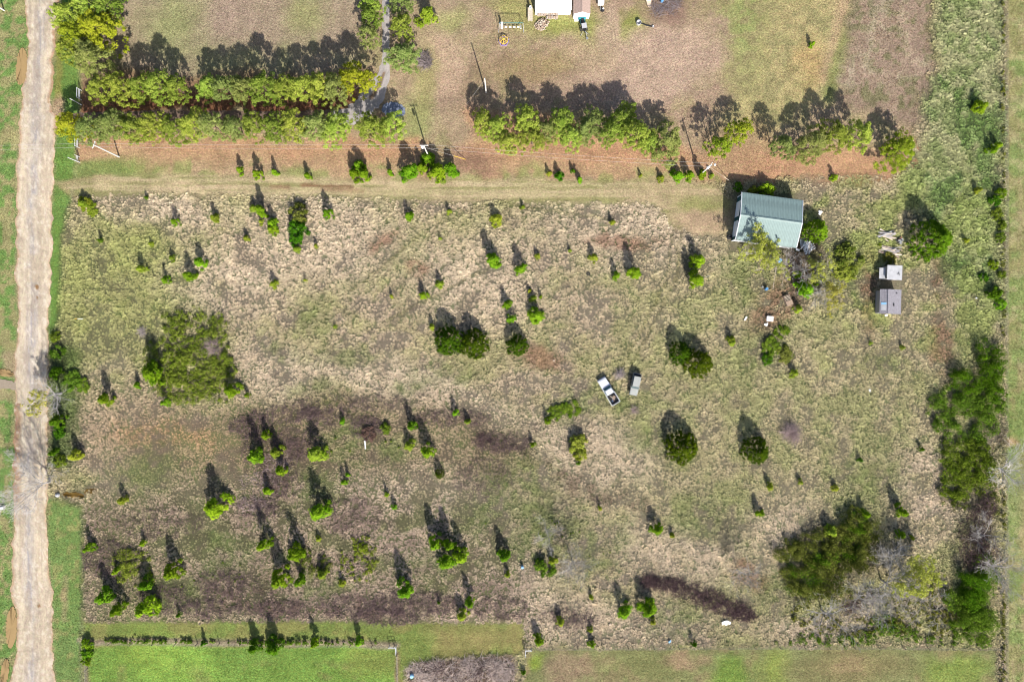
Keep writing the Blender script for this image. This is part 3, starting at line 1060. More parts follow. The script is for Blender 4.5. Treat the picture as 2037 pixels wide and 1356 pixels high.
def leaves(centers, radii, per, size, seed, up=0.35, aspect=0.55, squash=1.0, jitter=0.9, shell=0.45):
    """leaf-sized quads spread through clumps; they lie roughly along each clump's surface"""
    r = np.random.default_rng(seed)
    centers, radii = EX(centers), EX(radii)
    n = len(centers) * per
    c = np.repeat(centers, per, 0)
    R = np.repeat(radii, per)
    d = r.normal(size=(n, 3))
    d /= np.linalg.norm(d, axis=1)[:, None]
    rad = R * (shell + (1 - shell) * r.random(n)) ** 0.7
    p = c + d * rad[:, None] * np.array([1, 1, squash])
    nrm = d + np.array([0, 0, up]) + r.normal(size=(n, 3)) * jitter * 0.5
    nrm /= np.linalg.norm(nrm, axis=1)[:, None]
    t = np.cross(nrm, r.normal(size=(n, 3)))
    t /= np.linalg.norm(t, axis=1)[:, None] + 1e-9
    b = np.cross(nrm, t)
    s = size * (0.6 + 0.8 * r.random(n))
    t, b = t * s[:, None], b * (s * aspect)[:, None]
    v = np.stack([p - t, p + b, p + t, p - b], 1).reshape(-1, 3)
    v[:, 2] = np.maximum(v[:, 2], 0.02)
    f = np.arange(n * 4).reshape(n, 4)
    base = np.repeat(r.random(len(centers)), per) * 0.5
    tint = np.repeat(np.clip(base + r.random(n) * 0.6, 0, 1), 4)
    return v, f, tint


def pine_crown(seed, R=3.0, Hh=8.0, n=125):
    r = np.random.default_rng(seed)
    cs, rs = [], []
    lob = r.random(5) * 6.28
    for i in range(n):
        z = r.random() ** 0.8
        prof = (1 - z ** 2.4) ** 0.7 * (0.7 + 0.3 * min(1, z * 3.2))
        a = r.random() * 2 * math.pi
        wob = 1 + 0.16 * math.sin(2 * a + lob[0]) + 0.12 * math.sin(3 * a + lob[1] + 3 * z)
        q = R * prof * wob * (0.30 + 0.76 * r.random() ** 0.6)
        cs.append((q * math.cos(a), q * math.sin(a), Hh * (0.26 + 0.68 * z)))
        rs.append(0.28 + 0.34 * r.random())
    return leaves(cs, rs, 46, 0.135, seed + 1, up=0.8, aspect=0.5, squash=0.75, shell=0.3)


def sap_crown(seed, R=1.0, Hh=2.6, n=32):
    r = np.random.default_rng(seed)
    cs, rs = [], []
    for i in range(n):
        z = r.random() ** 1.2
        prof = (1 - z) ** 0.75 * 0.9 + 0.06
        a = r.random() * 2 * math.pi
        q = R * prof * (0.3 + 0.72 * r.random())
        cs.append((q * math.cos(a), q * math.sin(a), Hh * (0.10 + 0.82 * z)))
        rs.append((0.20 + 0.16 * r.random()))
    cs.append((0, 0, Hh * 0.95))
    rs.append(0.14)
    return leaves(cs, rs, 50, 0.105, seed + 1, up=0.7, aspect=0.5, shell=0.25)


def cedar_crown(seed, R=2.8, Hh=5.0, n=270):
    r = np.random.default_rng(seed)
    cs, rs = [], []
    lob = r.random(3) * 6.28
    for i in range(n):
        z = r.random() ** 1.15
        prof = (1 - z ** 1.6) ** 0.8
        a = r.random() * 2 * math.pi
        q = R * prof * (1 + 0.04 * math.sin(3 * a + lob[0])) * (0.45 + 0.58 * r.random() ** 0.5)
        cs.append((q * math.cos(a), q * math.sin(a), Hh * (0.07 + 0.9 * z)))
        rs.append(0.20 + 0.16 * r.random())
    return leaves(cs, rs, 32, 0.13, seed + 1, up=0.8, aspect=0.4, squash=1.2, shell=0.15)


def bush_crown(seed, R=1.0, Hh=1.2, n=26):
    r = np.random.default_rng(seed)
    cs, rs = [], []
    for i in range(n):
        a, q = r.random() * 6.283, math.sqrt(r.random())
        z = (1 - q * q) ** 0.5 * r.random() ** 0.4
        cs.append((R * .85 * q * math.cos(a), R * .85 * q * math.sin(a), Hh * (0.15 + 0.75 * z)))
        rs.append(0.2 + 0.16 * r.random())
    return leaves(cs, rs, 44, 0.10, seed + 1, up=0.3, aspect=0.5, shell=0.25)


def bud_crown(seed, tips, nb=320):
    r = np.random.default_rng(seed)
    tips = EX(tips)
    k = r.choice(len(tips), min(len(tips), nb), replace=False)
    return leaves(tips[k], np.full(len(k), 0.45), 24, 0.13, seed, up=0.3, aspect=0.6, shell=0.1)


def trunk_mesh(name, h, r0, m, seed, limbs=6, limb_len=0.8, n=7):
    r = np.random.default_rng(seed)
    b = MB()
    pts = [Vector((0, 0, -0.15))]
    for i in range(1, 5):
        pts.append(Vector((r.normal() * .03 * h * .3, r.normal() * .03 * h * .3, h * i / 4)))
    for i in range(4):
        b.bar(pts[i], pts[i + 1], r0 * (1 - .22 * i), r0 * (1 - .22 * (i + 1)), n)
    for i in range(limbs):
        t = 0.3 + 0.6 * i / limbs
        p = pts[0].lerp(pts[-1], t)
        k = min(3, int(t * 4))
        p = pts[k].lerp(pts[k + 1], t * 4 - k)
        a = i * 2.4 + r.random()
        d = Vector((math.cos(a), math.sin(a), 0.45)) * limb_len * (1.15 - t)
        b.bar(p, p + d, r0 * .35, r0 * .1, 5)
    return b.mesh(name, m)


PINE = [(mesh_np("pine_crown", *pine_crown(500 + i)[:2], None, pine_crown(500 + i)[2])) for i in range(6)]
SAP = [(mesh_np("sapling_crown", *sap_crown(600 + i)[:2], None, sap_crown(600 + i)[2])) for i in range(5)]
CED = [(mesh_np("cedar_crown", *cedar_crown(700 + i)[:2], None, cedar_crown(700 + i)[2])) for i in range(3)]
BUSH = [(mesh_np("bush_crown", *bush_crown(800 + i)[:2], None, bush_crown(800 + i)[2])) for i in range(4)]
PINE_T = [trunk_mesh("pine_trunk", 7.4, 0.17, M["bark"], 510 + i, 8, 2.6) for i in range(2)]
SAP_T = [trunk_mesh("sapling_trunk", 2.3, 0.04, M["bark"], 610 + i, 5, 0.7, 5) for i in range(2)]
CED_T = [trunk_mesh("cedar_trunk", 4.4, 0.14, M["bark"], 710, 8, 2.0)]
BUSH_T = [trunk_mesh("bush_stem", 0.9, 0.03, M["grey_bark"], 810, 7, 0.9, 5)]
_mc = {}


def with_mat(me, key):
    k = (me.name, key)
    if k not in _mc:
        c = me.copy()
        c.materials.clear()
        c.materials.append(M[key])
        _mc[k] = c
    return _mc[k]


SPEC = {"pine": (PINE, PINE_T, 3.0, 8.0, "trunk"), "sapling": (SAP, SAP_T, 1.0, 2.6, "trunk"),
        "cedar": (CED, CED_T, 2.8, 5.0, "trunk"), "bush": (BUSH, BUSH_T, 1.0, 1.2, "stem")}
cnt = [0]


def plant(kind, name, px, py, r, h, key, label, cat, group=None, stretch=1.0):
    crowns, trunks, R0, H0, tname = SPEC[kind]
    cnt[0] += 1
    q = W(px, py, h * 0.5)
    root = empty(name, (q.x, q.y, -0.03), rng.random() * 6.283, label, cat, group)
    me = crowns[cnt[0] % len(crowns)]
    tr = trunks[cnt[0] % len(trunks)]
    rr_ = r * 0.1 / R0 * {"pine": 1.12, "sapling": 1.10, "cedar": 1.06, "bush": 1.1}[kind]
    root.scale = (rr_ * (0.94 + .12 * rng.random()), rr_ * (0.94 + .12 * rng.random()) * stretch, h / H0)
    link(tname, tr, root)
    link("crown", with_mat(me, key), root)
    return root


ORD = ["", "second", "third", "fourth", "fifth", "sixth", "seventh", "eighth", "ninth", "tenth", "eleventh", "twelfth", "thirteenth", "fourteenth", "fifteenth", "sixteenth"]
FULL = ["first"] + ORD[1:]

# ------------------------------------------------------------------ pine rows
PG = "planted pines in rows along the yard"


def row(lst, phrase, key="pine_leaf", h=7.6, k=1.0):
    kr = k
    for i, t in enumerate(lst):
        x, y, r = t[:3]
        k = t[3] if len(t) > 3 else (key if (i * 7 + x) % 4 else "pine_grey")
        pos = {0: "leftmost", len(lst) - 1: "rightmost"}.get(i, FULL[i] + " from left")
        colr = {"pine_yellow": "yellowish", "pine_grey": "grey green"}.get(k, "green")
        plant("pine", "pine_tree", x + rng.normal() * 1.5, y + rng.normal() * 2.5, r * kr * (0.98 + .12 * rng.random()), h * (0.82 + .38 * rng.random()), k,
              f"{colr} pine, {pos} {phrase}", "tree", PG)


row([(146, 252, 28, "pine_yellow")] + [(x, 254 + 5 * math.sin(x), 27 + 3 * math.cos(x * 3)) for x in (185, 226, 266, 307, 347, 387, 427, 468, 508, 548, 588, 628, 666)], "in the long pine row beside the grass lane")
row([(738, 257, 30), (782, 255, 29)], "of two pines below the shaded gravel pad")
row([(207, 178, 30), (246, 176, 31), (287, 177, 30), (325, 176, 30), (354, 174, 26)], "in the short upper pine row near the road", h=8.4, k=0.88)
row([(417, 178, 28), (453, 180, 29), (490, 178, 29), (528, 180, 30), (565, 178, 28), (602, 180, 29), (640, 180, 29), (673, 182, 28, "pine_grey")], "in the upper pine row above the driveway", h=8.6, k=0.88)
plant("pine", "pine_tree", 711, 163, 33, 9.0, "pine_yellow", "bright yellow pine at the inside of the driveway bend", "tree", PG)
for x, y, r, k, lab in [(140, 35, 30, "pine_leaf", "dark green pine beside the road at the top left corner"),
                        (183, 8, 30, "pine_leaf", "pine cut by the top edge left of the brown lawn"),
                        (221, 14, 30, "pine_leaf", "pine at the top edge touching the brown lawn"),
                        (206, 62, 41, "pine_yellow", "large yellow green pine beside the brown lawn near the road"),
                        (150, 74, 26, "pine_yellow", "yellow green pine hugging the road verge"),
                        (141, 104, 19, "pine_leaf", "small pine squeezed against the road verge below the yellow pine"),
                        (188, 120, 38, "pine_grey", "large grey green pine just above the short upper row")]:
    plant("pine", "pine_tree", x, y, r, 8.8, k, lab, "tree", PG)
row([(738, 12, 24), (738, 44, 22), (734, 78, 23)][::1], "counting down the left side of the upper driveway", h=6.5, k=0.86)
row([(800, 15, 21), (800, 62, 25), (802, 116, 32)], "counting down the right side of the upper driveway", h=6.8, k=0.86)
row([(962, 246, 22), (990, 256, 26), (1012, 282, 24), (1048, 242, 26), (1062, 274, 26), (1085, 266, 22), (1112, 250, 27), (1134, 270, 22),
     (1160, 262, 22), (1181, 252, 28), (1212, 266, 22), (1237, 242, 29), (1262, 274, 28), (1290, 288, 20), (1322, 288, 35)], "in the pine clump below the pink dry yard", h=7.8)
row([(1431, 297, 22, "pine_bright"), (1472, 260, 23, "pine_bright")], "of the two pines above the leaning power pole", h=7.0)
row([(1556, 294, 23), (1613, 294, 29), (1655, 268, 29), (1706, 270, 27), (1784, 304, 37, "pine_bright")], "in the right hand pine group above the barn", h=7.2, k=0.93)

# ------------------------------------------------------------------ saplings (crown positions in photograph pixels)
SAPS = """477 338 8 g;511 346 10 g;546 342 7 g;611 350 8 g;713 330 14 g;705 346 12 g;724 347 12 g;776 342 7 g;815 342 20 g;850 315 15 g;838 334 12 g;872 342 18 g;898 336 16 g;858 345 9 y
1113 350 9 d;1092 345 6 y;1140 340 5 d;1153 357 7 g;1275 349 4 y;1315 354 7 y;1348 350 14 g;1372 349 11 g;1397 345 11 g;1416 349 6 y;1661 352 7 g
290 393 4 d;347 441 8 g;426 433 10 y;489 474 7 y;299 485 5 y;342 513 7 y;397 522 12 g;375 548 12 g;280 535 10 y;328 557 8 g;198 478 5 d;505 414 9 y;518 418 13 g;541 444 11 g;540 456 10 g;519 441 6 y
651 424 11 g;813 429 10 g;893 421 6 y;986 436 12 y;590 496 9 y;628 489 5 y;980 519 17 g;544 565 9 y;875 565 9 y;842 587 9 g;607 557 4 y;779 589 5 y;875 474 4 y;666 650 4 y
1008 606 10 g;1017 634 10 g;860 650 7 y;1037 535 12 g;1069 509 6 y;1218 442 6 y;1181 512 9 y;1263 541 15 g;1227 548 9 g;1389 517 14 g;1385 556 17 g;1060 594 8 y;1053 578 5 y;1076 590 4 g;1068 628 16 g;1040 412 5 y;1455 674 8 y;1134 498 4 y
1602 575 17 g;1589 545 8 g;1630 557 9 g;1589 615 8 y;1947 378 7 y;1616 88 6 g;1953 212 14 g;1976 298 9 g;1986 289 8 g;1923 478 6 y;1733 682 4 y;1797 691 5 y;1581 742 9 y;1834 893 5 d;1712 915 5 d;1532 968 8 y;1663 971 7 y;1593 959 6 y
208 794 13 g;272 766 8 g;303 742 22 g;327 801 8 g;459 776 16 g;490 786 5 g;148 906 14 y;242 995 10 y;506 908 15 g;426 1008 24 g;112 838 13 d;106 900 9 d
629 902 20 y;528 866 9 g;548 899 13 y;558 936 11 g;531 976 10 g;681 838 7 g;818 848 10 g;813 886 11 y;850 899 14 g;691 944 5 g;684 959 7 g;768 984 5 g;784 1009 6 g;906 821 7 g;930 839 7 y;634 1017 20 g
1090 838 7 g;1060 884 6 g;1151 921 5 d;1457 681 8 y;1194 1011 5 y;175 1091 9 g;283 1081 7 g;341 1138 17 g;206 1186 16 g;233 1213 14 g;288 1210 20 g;288 1163 13 g;355 1223 5 d;230 1136 8 g
524 1083 14 g;586 1101 17 g;633 1072 6 y;555 1153 18 g;595 1156 11 g;641 1143 10 y;679 1160 8 y;804 1175 17 g;865 1081 14 g;892 1083 14 g;888 1117 18 g;917 1107 14 g;935 1199 11 g;919 1224 12 y;1002 1106 14 g;1010 1143 7 y;873 1198 4 d
1100 1115 9 y;1307 1053 13 g;1338 1065 6 y;1242 1216 16 g;1288 1211 18 g;1299 1237 7 y;1115 1237 9 y;1177 1188 6 y;1071 1274 11 g;1175 1252 6 y;1178 1282 8 g;1381 1281 6 d;1513 1020 9 g
1722 1022 10 g;1654 1058 13 y;1794 1018 12 g;1793 1063 9 g;1815 1070 5 y;505 1287 13 d;543 1288 17 d;625 1279 9 g;713 1276 9 g;404 1279 6 d;165 405 9 y;1041 1338 5 d"""
LMS = [("green roofed barn", 1525, 440), ("white pickup truck", 1210, 777), ("faded silver truck without doors", 1263, 763), ("grey shingled shed", 1773, 597), ("pale tin shed", 1776, 542),
       ("large olive bramble thicket", 385, 720), ("pair of dark cedars", 918, 680), ("round lone cedar in the middle", 1358, 892), ("black tyre in the grass", 1170, 545),
       ("brown leaf patch", 765, 485), ("muddy pool", 180, 977), ("transformer pole", 848, 300), ("white plank on the ground", 727, 884), ("white fence corner brace", 786, 1287),
       ("fallen white junk", 1443, 1237), ("leaning power pole", 1405, 335), ("dark spots on the road", 75, 580), ("small white capped barrel", 1039, 1126), ("dark dead briar strip", 1390, 1190),
       ("light blue barrel", 821, 1338), ("white roadside pole", 215, 303), ("white square lid", 1530, 634), ("yellow guy wire guard", 914, 313), ("pinkish leafless bush", 1575, 862)]
LMS[2] = ("old silver wagon", 1263, 763)
DIRS = ["right of", "lower right of", "below", "lower left of", "left of", "upper left of", "above", "upper right of"]
sap = []
for ln in SAPS.replace("\n", ";").split(";"):
    if ln.strip():
        x, y, r, c = ln.split()
        sap.append((float(x), float(y), float(r), c))


def sector(dx, dy):
    return int(((math.degrees(math.atan2(dy, dx)) + 382.5) % 360) // 45)


def ranks():
    out = [[] for _ in sap]
    for li, (nm, lx, ly) in enumerate(LMS):
        by = {}
        for i, (x, y, r, c) in enumerate(sap):
            by.setdefault(sector(x - lx, y - ly), []).append((math.hypot(x - lx, y - ly), i))
        for s_, l in by.items():
            for k, (d, i) in enumerate(sorted(l)):
                out[i].append((d * (1 + 0.55 * k), k, li, s_))
    return out


RK = ranks()
for i, (x, y, r, c) in enumerate(sap):
    _, k, li, s_ = min(RK[i])
    size = "tiny" if r < 6 else "small" if r < 10 else "medium" if r < 15 else "large"
    colr = {"g": "bright green", "y": "yellow green", "d": "dark green"}[c]
    k = min(k, 15)
    pos = ("closest" if k == 0 else ORD[k] + " closest") + f" {DIRS[s_]} the {LMS[li][0]}"
    h = {"g": 0.25, "y": 0.19, "d": 0.22}[c] * r * (0.85 + 0.4 * rng.random()) * (1.22 if y > 780 and x < 1060 and r >= 9 else 1.0) + 0.5
    if 330 > y > 300 or (y < 360 and r > 12): h *= 0.8
    plant("sapling", "sapling", x, y, r * 1.04, min(h, 6.0), {"g": "sap_leaf", "y": "sap_yellow", "d": "sap_dark"}[c],
          f"{size} {colr} sapling, {pos}", "sapling", "self-sown saplings in the pasture")

# ------------------------------------------------------------------ cedars, big green trees, bushes
for x, y, r, h, lab in [(893, 677, 29, 5.0, "dark cedar, left one of the touching pair"), (944, 684, 28, 4.8, "dark cedar, right one of the touching pair"),
                        (1029, 687, 21, 4.0, "small dark cedar alone right of the touching cedar pair"), (1355, 702, 22, 4.4, "smaller dark cedar, upper left of the merged two above the wagon"),
                        (1391, 724, 29, 4.8, "larger dark cedar, lower right of the merged two"), (1358, 892, 32, 5.4, "big dark round cedar alone below the old silver wagon"),
                        (1507, 898, 27, 5.4, "dark cedar alone beside the pinkish leafless bush"), (874, 943, 10, 2.4, "tiny dark cedar in the brown low ground")]:
    plant("cedar", "cedar_tree", x, y, r, h, "cedar_leaf", lab, "tree", "dark cedars scattered in the pasture")
plant("cedar", "shade_tree", 1860, 475, 40, 7.0, "sap_dark", "large round green tree standing right of the lumber piles", "tree")
plant("cedar", "leafy_tree", 1627, 459, 25, 4.2, "sap_leaf", "round bright green tree against the right end of the barn", "tree")
plant("sapling", "leafy_tree", 849, 32, 22, 4.6, "sap_yellow", "bright green young tree alone in the upper yard right of the driveway", "tree")
BUS = [(592, 425, 19, 2.6, "olive_leaf", "upper half of the dark scrub clump by the lane"), (592, 455, 21, 2.4, "sap_dark", "middle of the dark scrub clump by the lane"), (588, 480, 12, 1.6, "sap_dark", "lowest part of the dark scrub clump by the lane"),
       (168, 402, 13, 1.3, "sap_yellow", "upper yellow bush where the lane meets the road"), (178, 415, 15, 0.9, "sap_yellow", "lower yellow bush where the lane meets the road"), 
       (1498, 378, 9, 2.2, "sap_yellow", "small yellow green bush tight against the barn's back wall"), (1526, 379, 16, 2.6, "sap_leaf", "larger green bush tight against the barn's back wall"),
       (1468, 371, 10, 2.0, "sap_dark", "dark bush off the barn's back left corner"), (1690, 515, 30, 1.8, "olive_leaf", "broad olive bush between barn and lumber piles"),
       (1682, 540, 22, 1.5, "bramble_leaf", "broad olive bush below the one between barn and lumber piles"), (1152, 884, 20, 2.2, "bramble_leaf", "olive bush alone lower left of the white pickup truck"),
       (1155, 905, 13, 1.6, "sap_yellow", "low olive bush joined below the lone olive bush"), (1135, 812, 18, 0.8, "thick_leaf", "low green bush left of the white pickup truck"), (1105, 820, 16, 0.9, "thick_leaf", "dark low bush farther left of the white pickup truck"),
       (766, 853, 12, 1.2, "thick_leaf", "green bush above the white plank"), (735, 862, 16, 1.1, "dark_twig", "dark brown leafless bush beside the white plank"), (1085, 1128, 19, 2.0, "thick_leaf", "green bush right of the white capped barrel"),
       (145, 757, 20, 1.2, "thick_leaf", "green roadside bush under the budding tree"), (112, 742, 14, 1.6, "sap_dark", "dark roadside bush under the budding tree"), (165, 765, 15, 0.9, "thick_leaf", "low green bush right of the budding roadside tree"),
       (112, 700, 14, 1.4, "thick_leaf", "dark roadside bush above the budding tree"), (108, 670, 11, 1.2, "thick_leaf", "uppermost roadside bush beside the pasture"), (115, 860, 13, 1.4, "sap_dark", "roadside bush below the budding tree"), (118, 918, 14, 1.2, "thick_leaf", "roadside bush just above the bare leaning tree"),
       (172, 1282, 11, 1.6, "sap_leaf", "top shrub of the short hedge at lower left"), (172, 1300, 11, 1.8, "sap_leaf", "middle shrub of the short hedge at lower left"), (170, 1316, 10, 1.5, "sap_leaf", "bottom shrub of the short hedge at lower left"),
       (1992, 385, 11, 1.6, "sap_leaf", "topmost bright shrub on the right fence"), (1981, 398, 11, 1.8, "sap_dark", "shrub just left of the topmost bright fence shrub"), (1985, 425, 12, 1.1, "thick_leaf", "weedy shrub on the right fence, upper run"),
       (1993, 448, 10, 1.2, "thick_leaf", "weedy shrub on the right fence, middle of upper run"), (1992, 472, 10, 1.2, "thick_leaf", "weedy shrub on the right fence, end of upper run"), (1977, 526, 10, 0.9, "sap_leaf", "low green shrub left of the fence, middle"), (1994, 545, 9, 1.1, "thick_leaf", "fence shrub below the middle gap"),
       (1978, 582, 15, 2.0, "sap_dark", "dark shrub left of the fence above the big thicket"), (1992, 606, 11, 1.3, "sap_leaf", "bright shrub on the fence above the big thicket"), (1958, 552, 9, 1.2, "sap_dark", "small dark shrub well left of the fence"),
       (1535, 688, 20, 1.0, "thick_leaf", "low scrub below the white square lid"), (1560, 705, 18, 1.1, "olive_leaf", "low olive scrub right of the scrub below the lid"), (1525, 715, 12, 1.0, "sap_dark", "dark low scrub below the white square lid scrub"), (1556, 660, 14, 0.9, "thick_leaf", "low scrub just under the white square lid"),
       (1770, 512, 13, 0.9, "olive_leaf", "grey green weeds between lumber pile and tin shed"), (1750, 488, 5, 0.6, "sap_yellow", "tiny weed at the left end of the lower lumber pile"), (1759, 548, 5, 1.6, "sap_leaf", "weed growing through the tin shed lean-to"),
       (717, 1092, 12, 1.1, "sap_yellow", "yellow green bush atop the olive briar patch")]
M["bush_twig_leaf"] = leaf_mat("dead brown leaves", C(92, 72, 64), C(138, 114, 100), 0.2, 0.1)
for x, y, r, h, k, lab in BUS:
    plant("bush", "bush", x, y, r * 1.05, h, "bush_twig_leaf" if k == "dark_twig" else k, lab, "bush")


# ------------------------------------------------------------------ thickets and hedges (uncountable)
def thicket(name, blobs, key, label, hmax, seed, per=36, dens=0.55, size=0.12, cat="thicket", rad=(0.3, 0.75)):
    """blobs: px ellipses (x, y, rx, ry); clumps cover them unevenly with gaps"""
    r = np.random.default_rng(seed)
    cs, rs = [], []
    for (x, y, rx, ry) in blobs:
        n = max(3, int(math.pi * rx * ry * 0.01 * dens * 1.35))
        for i in range(n):
            a, q = r.random() * 6.283, math.sqrt(r.random())
            px, py = x + rx * q * math.cos(a), y + ry * q * math.sin(a)
            w = vnoise(np.array([px]), np.array([py]), 17, seed)[0]
            if w < 0.26: continue
            z = hmax * (1 - 0.6 * q * q) * (0.25 + 0.9 * w) * (0.5 + 0.5 * r.random())
            g = W(px, py, z)
            R_ = rad[0] + (rad[1] - rad[0]) * r.random()
            for zz in np.arange(z, 0.2, -0.9):
                cs.append((g.x, g.y, zz))
                rs.append(R_)
    v, f, t = leaves(cs, rs, per, size, seed, up=0.35, aspect=0.5, shell=0.25, squash=0.8)
    o = link(name, mesh_np(name, v, f, M[key], t))
    return tag(o, label, cat, None, "stuff")


thicket("bramble_thicket", [(380, 650, 45, 40), (340, 700, 55, 45), (400, 740, 70, 55), (365, 770, 60, 35), (430, 660, 26, 30), (440, 740, 30, 40)], "bramble_leaf", "large olive bramble thicket in the left pasture", 1.5, 901, dens=1.35)
thicket("bramble_thicket", [(380, 660, 50, 40), (330, 715, 46, 46), (400, 720, 66, 54), (370, 770, 66, 32), (440, 640, 24, 20), (440, 700, 24, 40), (350, 640, 30, 26), (420, 790, 40, 14)], "thick_leaf", "darker briars growing inside the left bramble thicket", 1.3, 911, dens=0.75)
thicket("briar_patch", [(717, 1110, 42, 48), (745, 1140, 20, 20)], "bramble_leaf", "olive briar patch in the lower middle pasture", 0.7, 902, dens=1.8, rad=(0.2, 0.5))
thicket("briar_patch", [(615, 1115, 28, 30), (640, 1125, 20, 24)], "olive_leaf", "dark olive briars between saplings, lower left", 1.2, 903, dens=1.8)
thicket("briar_patch", [(262, 1118, 38, 30), (285, 1150, 20, 24), (250, 1140, 24, 20)], "bramble_leaf", "olive briars at the lower left near the road", 1.2, 904, dens=2.0)
thicket("fence_thicket", [(1965, 690, 26, 32), (1990, 720, 16, 30), (1945, 745, 50, 34), (1985, 770, 22, 34), (1920, 760, 24, 30)], "sap_dark", "tall green thicket on the right fence, upper part", 4.2, 905, dens=1.3, rad=(0.4, 1.0))
thicket("fence_thicket", [(1910, 800, 46, 34), (1965, 805, 38, 40), (1870, 820, 26, 40), (1930, 850, 56, 36), (1900, 790, 30, 26)], "thick_leaf", "green thicket on the right fence, middle part", 2.4, 906, dens=2.0, rad=(0.35, 0.85))
thicket("fence_thicket", [(1920, 900, 56, 40), (1915, 950, 44, 44), (1950, 930, 34, 50), (1900, 970, 34, 30)], "thick_leaf", "olive thicket on the right fence, lower part", 2.2, 907, dens=1.9, rad=(0.35, 0.85))
thicket("woodland_thicket", [(1610, 1130, 56, 56), (1640, 1090, 60, 45), (1700, 1050, 32, 46), (1680, 1110, 50, 50), (1600, 1170, 34, 30), (1720, 1100, 26, 40), (1660, 1180, 40, 24), (1735, 1060, 24, 30), (1570, 1110, 30, 40)], "olive_leaf", "olive thicket around bare trees at lower right", 3.4, 908, dens=1.4, rad=(0.4, 0.9))
thicket("woodland_thicket", [(1600, 1140, 44, 50), (1650, 1120, 50, 40), (1700, 1060, 30, 50)], "sap_dark", "deep green evergreen scrub inside the lower right thicket", 3.6, 909, dens=0.6, rad=(0.5, 1.0))
thicket("corner_thicket", [(1940, 1200, 40, 60), (1965, 1150, 26, 50), (1930, 1240, 40, 40), (1965, 1230, 26, 50), (1900, 1190, 20, 26), (1955, 1130, 24, 30)], "thick_leaf", "dark green thicket at the lower right fence corner", 3.2, 910, dens=1.7, rad=(0.4, 0.9))
thicket("corner_thicket", [(1950, 1165, 30, 30), (1935, 1190, 20, 24)], "sap_dark", "tallest dark green crowns of the lower right corner thicket", 6.0, 920, dens=1.4, rad=(0.45, 1.0))
thicket("fence_thicket", [(1960, 960, 26, 30), (1975, 1000, 16, 30), (1900, 1000, 30, 14)], "olive_leaf", "olive scrub joining the right fence thickets", 1.6, 921, dens=1.2, rad=(0.3, 0.7))
thicket("hedge", [(1600, 1268, 22, 14), (1645, 1272, 20, 12), (1680, 1275, 20, 14), (1720, 1270, 34, 14), (1790, 1255, 36, 22), (1760, 1240, 30, 24), (1840, 1272, 30, 8), (1560, 1278, 20, 5), (1890, 1275, 24, 7), (1960, 1280, 16, 12)], "thick_leaf", "ragged weedy hedge along the lower fence at right", 1.1, 912, dens=2.0, rad=(0.25, 0.55))
thicket("fence_weeds", [(1997, 30, 3, 60), (1996, 200, 4, 70), (1998, 330, 3, 40), (1996, 520, 4, 60), (1997, 640, 4, 30), (1998, 1040, 4, 60), (1997, 1200, 4, 120), (1996, 1330, 5, 40)], "olive_leaf", "weeds growing along the right hand wire fence", 0.9, 913, dens=1.6, rad=(0.2, 0.4))
thicket("hedge_weeds", [(300, 1276, 130, 3), (600, 1278, 170, 3), (210, 1275, 40, 4)], "thick_leaf", "short weeds along the lower left fence", 0.9, 914, dens=5.0, rad=(0.2, 0.4))


# ------------------------------------------------------------------ bare trees
def branchy(seed, h, spread, levels=4, r0=0.16, kids=(4, 6), up=0.55, lean=(0, 0)):
    """returns trunk MB, list of limb MBs (with their twigs) and twig tips"""
    r = np.random.default_rng(seed)
    tips = []

    def grow(b, p, d, ln, rad, lv):
        segs = 3 if lv < 2 else 2
        q = p
        for s_ in range(segs):
            d2 = (d + Vector(r.normal(size=3) * 0.16)).normalized()
            e = q + d2 * (ln / segs)
            t0, t1 = max(.014, rad * (1 - .5 * s_ / segs)), max(.011, rad * (1 - .5 * (s_ + 1) / segs))
            b.bar(q, e, t0, t1, 5 if lv < 2 else 3)
            if lv < levels:
                for k in range(int(r.integers(1, 4))):
                    ax_ = Vector(r.normal(size=3)).normalized()
                    nd = (d2 + ax_ * (0.75 + .3 * r.random())).normalized()
                    nd.z = max(nd.z, -0.15) + 0.10
                    grow(b, q.lerp(e, 0.3 + .7 * r.random()), nd.normalized(), ln * (0.5 + .22 * r.random()), t1 * 0.55, lv + 1)
            q, d = e, d2
        tips.append(tuple(q))

    tb = MB()
    hh = h * 0.3
    base = Vector((0, 0, -0.2))
    top = Vector((lean[0] * .3, lean[1] * .3, hh))
    tb.bar(base, base.lerp(top, .5), r0 * 1.15, r0, 8)
    tb.bar(base.lerp(top, .5), top, r0, r0 * .85, 8)
    limbs = []
    n = int(r.integers(*kids))
    for i in range(n):
        a = 2 * math.pi * i / n + r.random() * .7
        d = Vector((math.cos(a) * spread / h + lean[0] / h, math.sin(a) * spread / h + lean[1] / h, up)).normalized()
        b = MB()
        grow(b, top.lerp(base, 0.25 * r.random()), d, h * 0.62 * (.8 + .35 * r.random()), r0 * .55, 1)
        limbs.append(b)
    return tb, limbs, tips


def bare_tree(name, px, py, h, spread, seed, label, m="grey_bark", lean=(0, 0), bud=None, nb=320, levels=4, r0=0.16, up=0.55, kids=(4, 6), cat="tree"):
    g = W(px, py, 0)
    root = empty(name, (g.x, g.y, 0), 0, label, cat)
    tb, limbs, tips = branchy(seed, h, spread, levels, r0, kids, up, lean)
    tb.build("trunk", M[m], root)
    for b in limbs: b.build("limb", M[m], root)
    if bud:
        tp = [t for t in tips if bud is True or bud(t)]
        if tp:
            v, f, t = bud_crown(seed, tp, nb)
            link("crown", mesh_np("crown", v, f, M["bud_leaf"], t), root)
    return root


